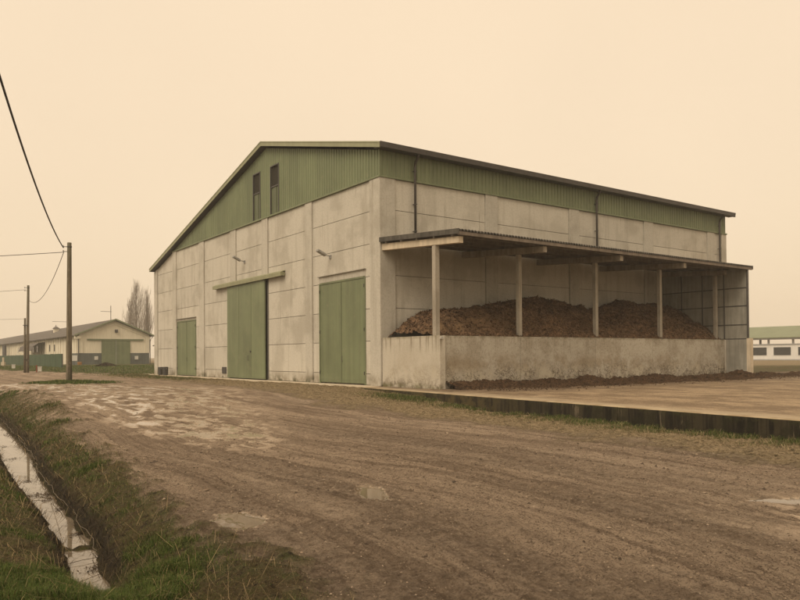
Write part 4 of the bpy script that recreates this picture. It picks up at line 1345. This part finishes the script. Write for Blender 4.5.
poplar('bare poplar left of the tallest one behind the farm building roof', -71.6, 192, .2, 16.5, .7, 5)
poplar('slim bare poplar nearest the barn corner, lower than the tallest', -65.8, 188, .2, 18.0, .45, 8)
poplar('bare poplar overlapped by the barn corner, right of the slim one', -63.4, 194, .2, 15, .6, 12)

# ------------------------------------------------------------------ grass blades
def blades(name, X, Y, hgt, wid, col, lean, label):
    n = len(X)
    Z = height(X, Y)-.01
    th = rng.uniform(0, 2*math.pi, n); la = rng.uniform(0, 2*math.pi, n)
    lx_, ly_ = np.cos(la)*lean, np.sin(la)*lean
    wx, wy = np.cos(th)*wid*.5, np.sin(th)*wid*.5
    b0 = np.stack([X-wx, Y-wy, Z], -1); b1 = np.stack([X+wx, Y+wy, Z], -1)
    mx, my, mz = X+lx_*hgt*.35, Y+ly_*hgt*.35, Z+hgt*.6
    m0 = np.stack([mx-wx*.75, my-wy*.75, mz], -1); m1 = np.stack([mx+wx*.75, my+wy*.75, mz], -1)
    tp = np.stack([X+lx_*hgt, Y+ly_*hgt, Z+hgt*np.clip(1.0-.45*lean, .15, 1)], -1)
    V = np.stack([b0, b1, m1, m0, tp], 1).reshape(-1, 3)
    k = np.arange(n)*5
    loops = np.stack([k, k+1, k+2, k+3, k+3, k+2, k+4], -1).ravel()
    starts = np.stack([np.arange(n)*7, np.arange(n)*7+4], -1).ravel()
    cc = np.concatenate([np.repeat(col, 5, 0), np.ones((n*5, 1))], 1)
    o = big_mesh(name, V, loops, starts, M['blades'], dict(bcol=cc))
    o['kind'] = 'stuff'; o['label'] = label
    return o

def scatter(n, x0, x1, y0, y1, dens, power=0):
    X = rng.uniform(x0, x1, n); Y = rng.uniform(y0, y1, n)
    mk = masks(X, Y); p = dens(X, Y, mk)
    k = rng.random(n) < p
    return X[k], Y[k], {q: (v[k] if hasattr(v, 'shape') and v.shape == k.shape else v) for q, v in mk.items()}

def band(n, ya, yb, wl, wr):
    """random points on the bank, more of them near the camera"""
    Y = ya*(yb/ya)**rng.random(n)
    xr = np.interp(Y, RY, RX)
    X = xr-wl*(Y/8)**.35+(wl+wr)*(Y/8)**.35*rng.random(n)
    return X, Y

greens = np.array([(.034,.062,.009), (.05,.078,.013), (.075,.098,.02), (.095,.10,.03)])
straws = np.array([(.17,.12,.055), (.24,.175,.09), (.10,.07,.032), (.09,.078,.025), (.05,.036,.016)])
def colour(g):
    n = len(g)
    a = greens[rng.integers(0, len(greens), n)]; s = straws[rng.integers(0, len(straws), n)]
    pick = rng.random(n) < g
    return np.where(pick[:, None], a, s)*rng.uniform(.75, 1.25, n)[:, None]

X, Y = band(430000, 3.4, 40, 4.2, .45)
mk = masks(X, Y)
out_w = np.abs(mk['d']) > mk['hw']+.03*(Y > 7.2)
dens = (1-mk['road'])*np.clip(.30+mk['lush']*.9-.72*mk['mud'], .02, 1)*np.where(Y > 7.2, out_w, 1)
k = rng.random(len(X)) < dens*1.15
X, Y = X[k], Y[k]; mk = {q: v[k] for q, v in mk.items()}
lush = mk['lush']; r = np.hypot(X, Y)
h = (.028+.04*lush+.05*mk['near']*lush)*rng.uniform(.5, 1.5, len(X))*np.clip(r/9, .9, 1.7)
w_ = np.clip(.0028*r/6, .0028, .014)*rng.uniform(.7, 1.4, len(X))
g = np.clip(.34+.9*lush+.35*mk['n1'], .08, .97)
blades('bank_grass', X, Y, h, w_, colour(g), rng.uniform(.1, 1.1, len(X)), 'short mixed green and straw grass on the ditch banks')
# denser lush patch at the foot of the picture
X = rng.uniform(-5.2, .6, 110000); Y = rng.uniform(3.6, 8.2, 110000)
mk = masks(X, Y); k = rng.random(len(X)) < np.clip((mk['lush']-.35)*1.4, 0, 1)*(1-mk['road'])
X, Y = X[k], Y[k]; n = len(X); near = mk['near'][k]
blades('lush_grass', X, Y, rng.uniform(.035, .12, n)*(.7+.5*near), rng.uniform(.003, .006, n), colour(np.full(n, .93)), rng.uniform(.1, 1.0, n), 'fresh green grass tufts at the end of the ditch')
# dead stalks
X, Y = band(3600, 3.6, 30, 4.0, -.1)
mk = masks(X, Y); k = (mk['road'] < .3) & (np.abs(mk['d']) > mk['hw'])
X, Y = X[k], Y[k]; n = len(X); r = np.hypot(X, Y)
blades('dry_stalks', X, Y, rng.uniform(.08, .3, n), np.clip(.003*r/6, .003, .01), np.array([(.26,.19,.1)])*rng.uniform(.5, 1.2, (n, 1)), rng.uniform(.5, 2.0, n), 'thin straw coloured dead stalks lying on the banks')
# dead leaves and roots trailing into the ditch
Y = 7.0*(30/7.0)**rng.random(2000); xc = np.interp(Y, DY, DX); hw = np.interp(Y, DY, DHW)
sd = np.where(rng.random(len(Y)) < .62, 1, -1)
X = xc+sd*(hw+rng.uniform(-.02, .3, len(Y)))/.86; n = len(X)
blades('ditch_roots', X, Y, rng.uniform(.05, .22, n), np.clip(.004*np.hypot(X, Y)/7, .004, .014), np.array([(.035,.024,.013)])*rng.uniform(.4, 2.4, (n, 1)), rng.uniform(.6, 2.2, n), 'dark roots and dead leaves fringing the ditch water')
# clumps of rotten weed caught in the water, and twigs
def debris():
    rs = np.random.default_rng(5)
    spots = [(-7.0, 13.6, .06), (-6.15, 12.25, .09), (-6.0, 12.2, .06), (-5.75, 11.75, .05), (-5.2, 11.0, .05), (-4.25, 9.45, .05), (-8.9, 16.6, .09), (-10.4, 18.9, .1), (-3.35, 7.9, .05)]
    P = []; 
    for (x, y, r) in spots:
        k = 60
        q = np.stack([x+rs.normal(0, r, k), y+rs.normal(0, r*1.5, k), WATER_Z+np.abs(rs.normal(0, .012, k))+.004], -1); P.append(q)
    P = np.concatenate(P); n = len(P)
    th = rs.uniform(0, 6.28, n); U = np.stack([np.cos(th), np.sin(th), rs.uniform(-.2, .5, n)], -1); Vv = np.stack([-np.sin(th), np.cos(th), np.zeros(n)], -1)
    a = rs.uniform(.01, .035, n)[:, None]; b_ = rs.uniform(.004, .014, n)[:, None]
    T = np.stack([P-U*a, P+Vv*b_, P+U*a, P-Vv*b_], 1).reshape(-1, 3)
    o = big_mesh('ditch_weed', T, np.arange(n*4), np.arange(n)*4, M['shrub'])
    o['kind'] = 'stuff'; o['label'] = 'dark rotten weed caught in the ditch water'
    tw = MB()
    for k in range(6):
        y = 7.2*(26/7.2)**rs.random(); x = np.interp(y, DY, DX)+rs.uniform(-1, 1)*np.interp(y, DY, DHW)
        a_ = rs.uniform(0, 6.28); L = rs.uniform(.12, .4); z = WATER_Z+.012
        tw.tube([(x-math.cos(a_)*L, y-math.sin(a_)*L, z), (x+rs.normal(0, .03), y+rs.normal(0, .03), z+.02), (x+math.cos(a_)*L, y+math.sin(a_)*L, z+.01)], [.0015+.0002*y]*3, 4)
    o = tw.build('ditch_twigs', M['shrub']); o['kind'] = 'stuff'; o['label'] = 'thin twigs lying across the ditch water'
    yy = np.linspace(8.3, 30, 110)
    xx = np.interp(yy, DY, DX)+(np.interp(yy, DY, DHW)+.05+.07*noise(yy*.8, yy*0, 181)+.04*noise(yy*3.1, yy*0, 187))/.86
    zz = WATER_Z+.1+.05*noise(yy*1.1, yy*0+3, 183)+.03*noise(yy*4, yy*0+3, 185)
    w_ = MB(); w_.tube(list(zip(xx, yy, zz)), [.002+.00022*y for y in yy], 5)
    o = w_.build('fallen_wire', M['straw_wire'], smooth=True)
    tag(o, 'pale rusty wire lying along the right edge of the ditch water', 'wire')
debris()
# verge of dry grass along the kerb and barn front
LY = rng.uniform(-24, 35, 260000); LX = KLX(LY)-np.abs(rng.normal(0, 2.0, len(LY)))-.01
X = CX+D2[0]*LX+D1[0]*LY; Y = CY+D2[1]*LX+D1[1]*LY
mk = masks(X, Y)
k = rng.random(len(X)) < (1-mk['road'])*(.25+.75*mk['lush'])
X, Y = X[k], Y[k]; n = len(X); lush = mk['lush'][k]; r = np.hypot(X, Y)
sc = np.array([(.30,.225,.125), (.22,.16,.085), (.12,.085,.042), (.38,.3,.18)])[rng.integers(0, 4, n)]
gc = greens[rng.integers(0, 4, n)]
col = np.where((rng.random(n) < .06+.8*lush)[:, None], gc, sc)*rng.uniform(.8, 1.2, (n, 1))
blades('verge_grass', X, Y, (.035+.09*lush)*rng.uniform(.4, 1.7, n), np.clip(.001*r/3, .003, .014), col, rng.uniform(.3, 1.6, n), 'dry trampled grass along the kerb and barn front')
# grass on the strip before the far house and around the near pole
X = np.concatenate([rng.uniform(-60, -14, 60000), rng.normal(-18.3, 1.5, 9000)]); Y = np.concatenate([rng.uniform(50, 98, 60000), rng.normal(40.2, .9, 9000)])
mk = masks(X, Y); k = rng.random(len(X)) < (1-mk['road'])*(.3+.7*mk['lush'])*(mk['ly'] < 89)
X, Y = X[k], Y[k]; n = len(X); r = np.hypot(X, Y)
blades('strip_grass', X, Y, rng.uniform(.05, .16, n), .0006*r, colour(np.full(n, .93))*1.25, rng.uniform(.2, 1.0, n), 'green grass on the strip beyond the road')

# stones and clods on the road
def stones():
    N = 90000
    Y = 3.2*(26/3.2)**rng.random(N); X = (rng.random(N)*2-1)*Y*.72
    mk = masks(X, Y)
    k = (rng.random(N) < mk['road']*(1-mk['wet'])*(.35+.65*S(.5+mk['n1']))) & (mk['kd'] > .05)
    X, Y = X[k], Y[k]; n = len(X)
    Z = height(X, Y)
    s = np.exp(rng.normal(math.log(.0062), .45, n))*np.clip(Y/7, .75, 1.8)
    base = np.array([(1,0,0),(.3,.95,.1),(-.8,.6,0),(-.8,-.6,.1),(.3,-.95,0),(.1,.1,.75)])
    rot = rng.uniform(0, 6.28, n); c, sn = np.cos(rot), np.sin(rot)
    st = rng.uniform(.6, 1.3, (n, 6))
    T = np.stack([np.stack([X+s*st[:, i]*(c*b_[0]-sn*b_[1]), Y+s*st[:, i]*(sn*b_[0]+c*b_[1]), Z-.002+s*st[:, i]*b_[2]], -1) for i, b_ in enumerate(base)], 1).reshape(-1, 3)
    k0 = np.arange(n)*6
    tri = np.concatenate([np.stack([k0+i, k0+(i+1) % 5, k0+5], -1) for i in range(5)])
    cols = np.array([(.21,.155,.105), (.16,.115,.076), (.10,.07,.045), (.24,.185,.13), (.06,.042,.028)])[rng.integers(0, 5, n)]*rng.uniform(.8, 1.2, (n, 1))
    cc = np.concatenate([np.repeat(cols, 6, 0), np.ones((n*6, 1))], 1)
    o = big_mesh('road_gravel', T, tri.ravel(), np.arange(len(tri))*3, M['blades'], dict(bcol=cc))
    o['kind'] = 'stuff'; o['label'] = 'loose gravel and clods scattered over the dirt road'
stones()

# ------------------------------------------------------------------ haze
def make_haze():
    b = MB(); b.box(-420, 420, -60, 460, -4, 30)
    m = bpy.data.materials.new('thin_haze'); m.use_nodes = True
    n = m.node_tree.nodes; l = m.node_tree.links
    n.remove(n['Principled BSDF'])
    v = n.new('ShaderNodeVolumePrincipled')
    v.inputs['Color'].default_value = (.95,.93,.9,1); v.inputs['Density'].default_value = .0009; v.inputs['Anisotropy'].default_value = .2
    l.new(v.outputs[0], n['Material Output'].inputs['Volume'])
    o = b.build('haze', m); o['kind'] = 'stuff'; o['label'] = 'thin warm haze'
HAZE = True
if HAZE: make_haze()

# ------------------------------------------------------------------ light
sun_l = np.array([-.80, -.30]); sun_l /= np.linalg.norm(sun_l)
sw = D2*sun_l[0]+D1*sun_l[1]
EL = math.radians(46)
sdir = np.array([sw[0]*math.cos(EL), sw[1]*math.cos(EL), math.sin(EL)])
sd = bpy.data.lights.new('sun', 'SUN'); sd.energy = 1.0; sd.angle = math.radians(35); sd.color = (1, .87, .70)
so = bpy.data.objects.new('sun', sd); C.objects.link(so)
from mathutils import Vector, Matrix
so.rotation_euler = Vector(-sdir).to_track_quat('-Z', 'Y').to_euler()
so.location = (0, 0, 60)

world = bpy.data.worlds.new('World'); scene.world = world; world.use_nodes = True
n = world.node_tree.nodes; l = world.node_tree.links
bg = n['Background']
sky = n.new('ShaderNodeTexSky'); sky.sky_type = 'NISHITA'; sky.sun_disc = False
sky.sun_elevation = EL; sky.sun_rotation = math.atan2(sdir[0], sdir[1])
sky.dust_density = 6; sky.air_density = 1.5
tc = n.new('ShaderNodeTexCoord')
nrm = n.new('ShaderNodeVectorMath'); nrm.operation = 'NORMALIZE'; l.new(tc.outputs['Generated'], nrm.inputs[0])
dot = n.new('ShaderNodeVectorMath'); dot.operation = 'DOT_PRODUCT'; l.new(nrm.outputs[0], dot.inputs[0]); dot.inputs[1].default_value = tuple(sdir)
mr = n.new('ShaderNodeMapRange'); mr.interpolation_type = 'SMOOTHSTEP'; l.new(dot.outputs['Value'], mr.inputs['Value'])
mr.inputs['From Min'].default_value = -.2; mr.inputs['From Max'].default_value = 1.0
mix0 = n.new('ShaderNodeMix'); mix0.data_type = 'RGBA'
l.new(mr.outputs[0], mix0.inputs[0])
LOW = (4.92, 3.84, 2.62, 1); HIGH = (5.7, 4.6, 3.25, 1)
mix0.inputs[6].default_value = LOW; mix0.inputs[7].default_value = HIGH
# slight unevenness of the overcast
nz = n.new('ShaderNodeTexNoise'); nz.inputs['Scale'].default_value = 1.6; nz.inputs['Detail'].default_value = 3
l.new(nrm.outputs[0], nz.inputs['Vector'])
nm = n.new('ShaderNodeMapRange'); l.new(nz.outputs['Fac'], nm.inputs['Value'])
nm.inputs['From Min'].default_value = .3; nm.inputs['From Max'].default_value = .7; nm.inputs['To Min'].default_value = .96; nm.inputs['To Max'].default_value = 1.04
vm = n.new('ShaderNodeMix'); vm.data_type = 'RGBA'; vm.blend_type = 'MULTIPLY'; vm.inputs[0].default_value = 1
l.new(mix0.outputs[2], vm.inputs[6]); l.new(nm.outputs[0], vm.inputs[7])
mx = n.new('ShaderNodeMix'); mx.data_type = 'RGBA'; mx.inputs[0].default_value = .93
l.new(sky.outputs[0], mx.inputs[6]); l.new(vm.outputs[2], mx.inputs[7])
l.new(mx.outputs[2], bg.inputs['Color'])
bg.inputs['Strength'].default_value = .1

# ------------------------------------------------------------------ camera
F, PITCH, ROLL, V0 = 722.7043, .0116, -.0071, 347.749
fw = np.array([0, math.cos(PITCH), math.sin(PITCH)]); up0 = np.array([0, -math.sin(PITCH), math.cos(PITCH)]); ex = np.array([1.0, 0, 0])
Rv = ex*math.cos(ROLL)+up0*math.sin(ROLL); Uv = -ex*math.sin(ROLL)+up0*math.cos(ROLL)
cam = bpy.data.cameras.new('camera'); co = bpy.data.objects.new('camera', cam); C.objects.link(co)
m = Matrix(((Rv[0], Uv[0], -fw[0], 0), (Rv[1], Uv[1], -fw[1], 0), (Rv[2], Uv[2], -fw[2], EYE), (0, 0, 0, 1)))
co.matrix_world = m
cam.sensor_width = 36; cam.lens = F/800*36; cam.shift_y = (V0-300)/800
cam.clip_start = .1; cam.clip_end = 6000
scene.camera = co

scene.view_settings.view_transform = 'Standard'; scene.view_settings.look = 'None'
scene.view_settings.exposure = 1.0; scene.view_settings.gamma = 1; scene.view_settings.use_curve_mapping = False
scene.render.engine = 'CYCLES'
scene.cycles.use_denoising = True
scene.cycles.denoising_input_passes = 'RGB_ALBEDO_NORMAL'; scene.cycles.denoising_prefilter = 'ACCURATE'
scene.cycles.max_bounces = 6; scene.cycles.diffuse_bounces = 2; scene.cycles.glossy_bounces = 3; scene.cycles.volume_bounces = 1
scene.cycles.sample_clamp_indirect = 6
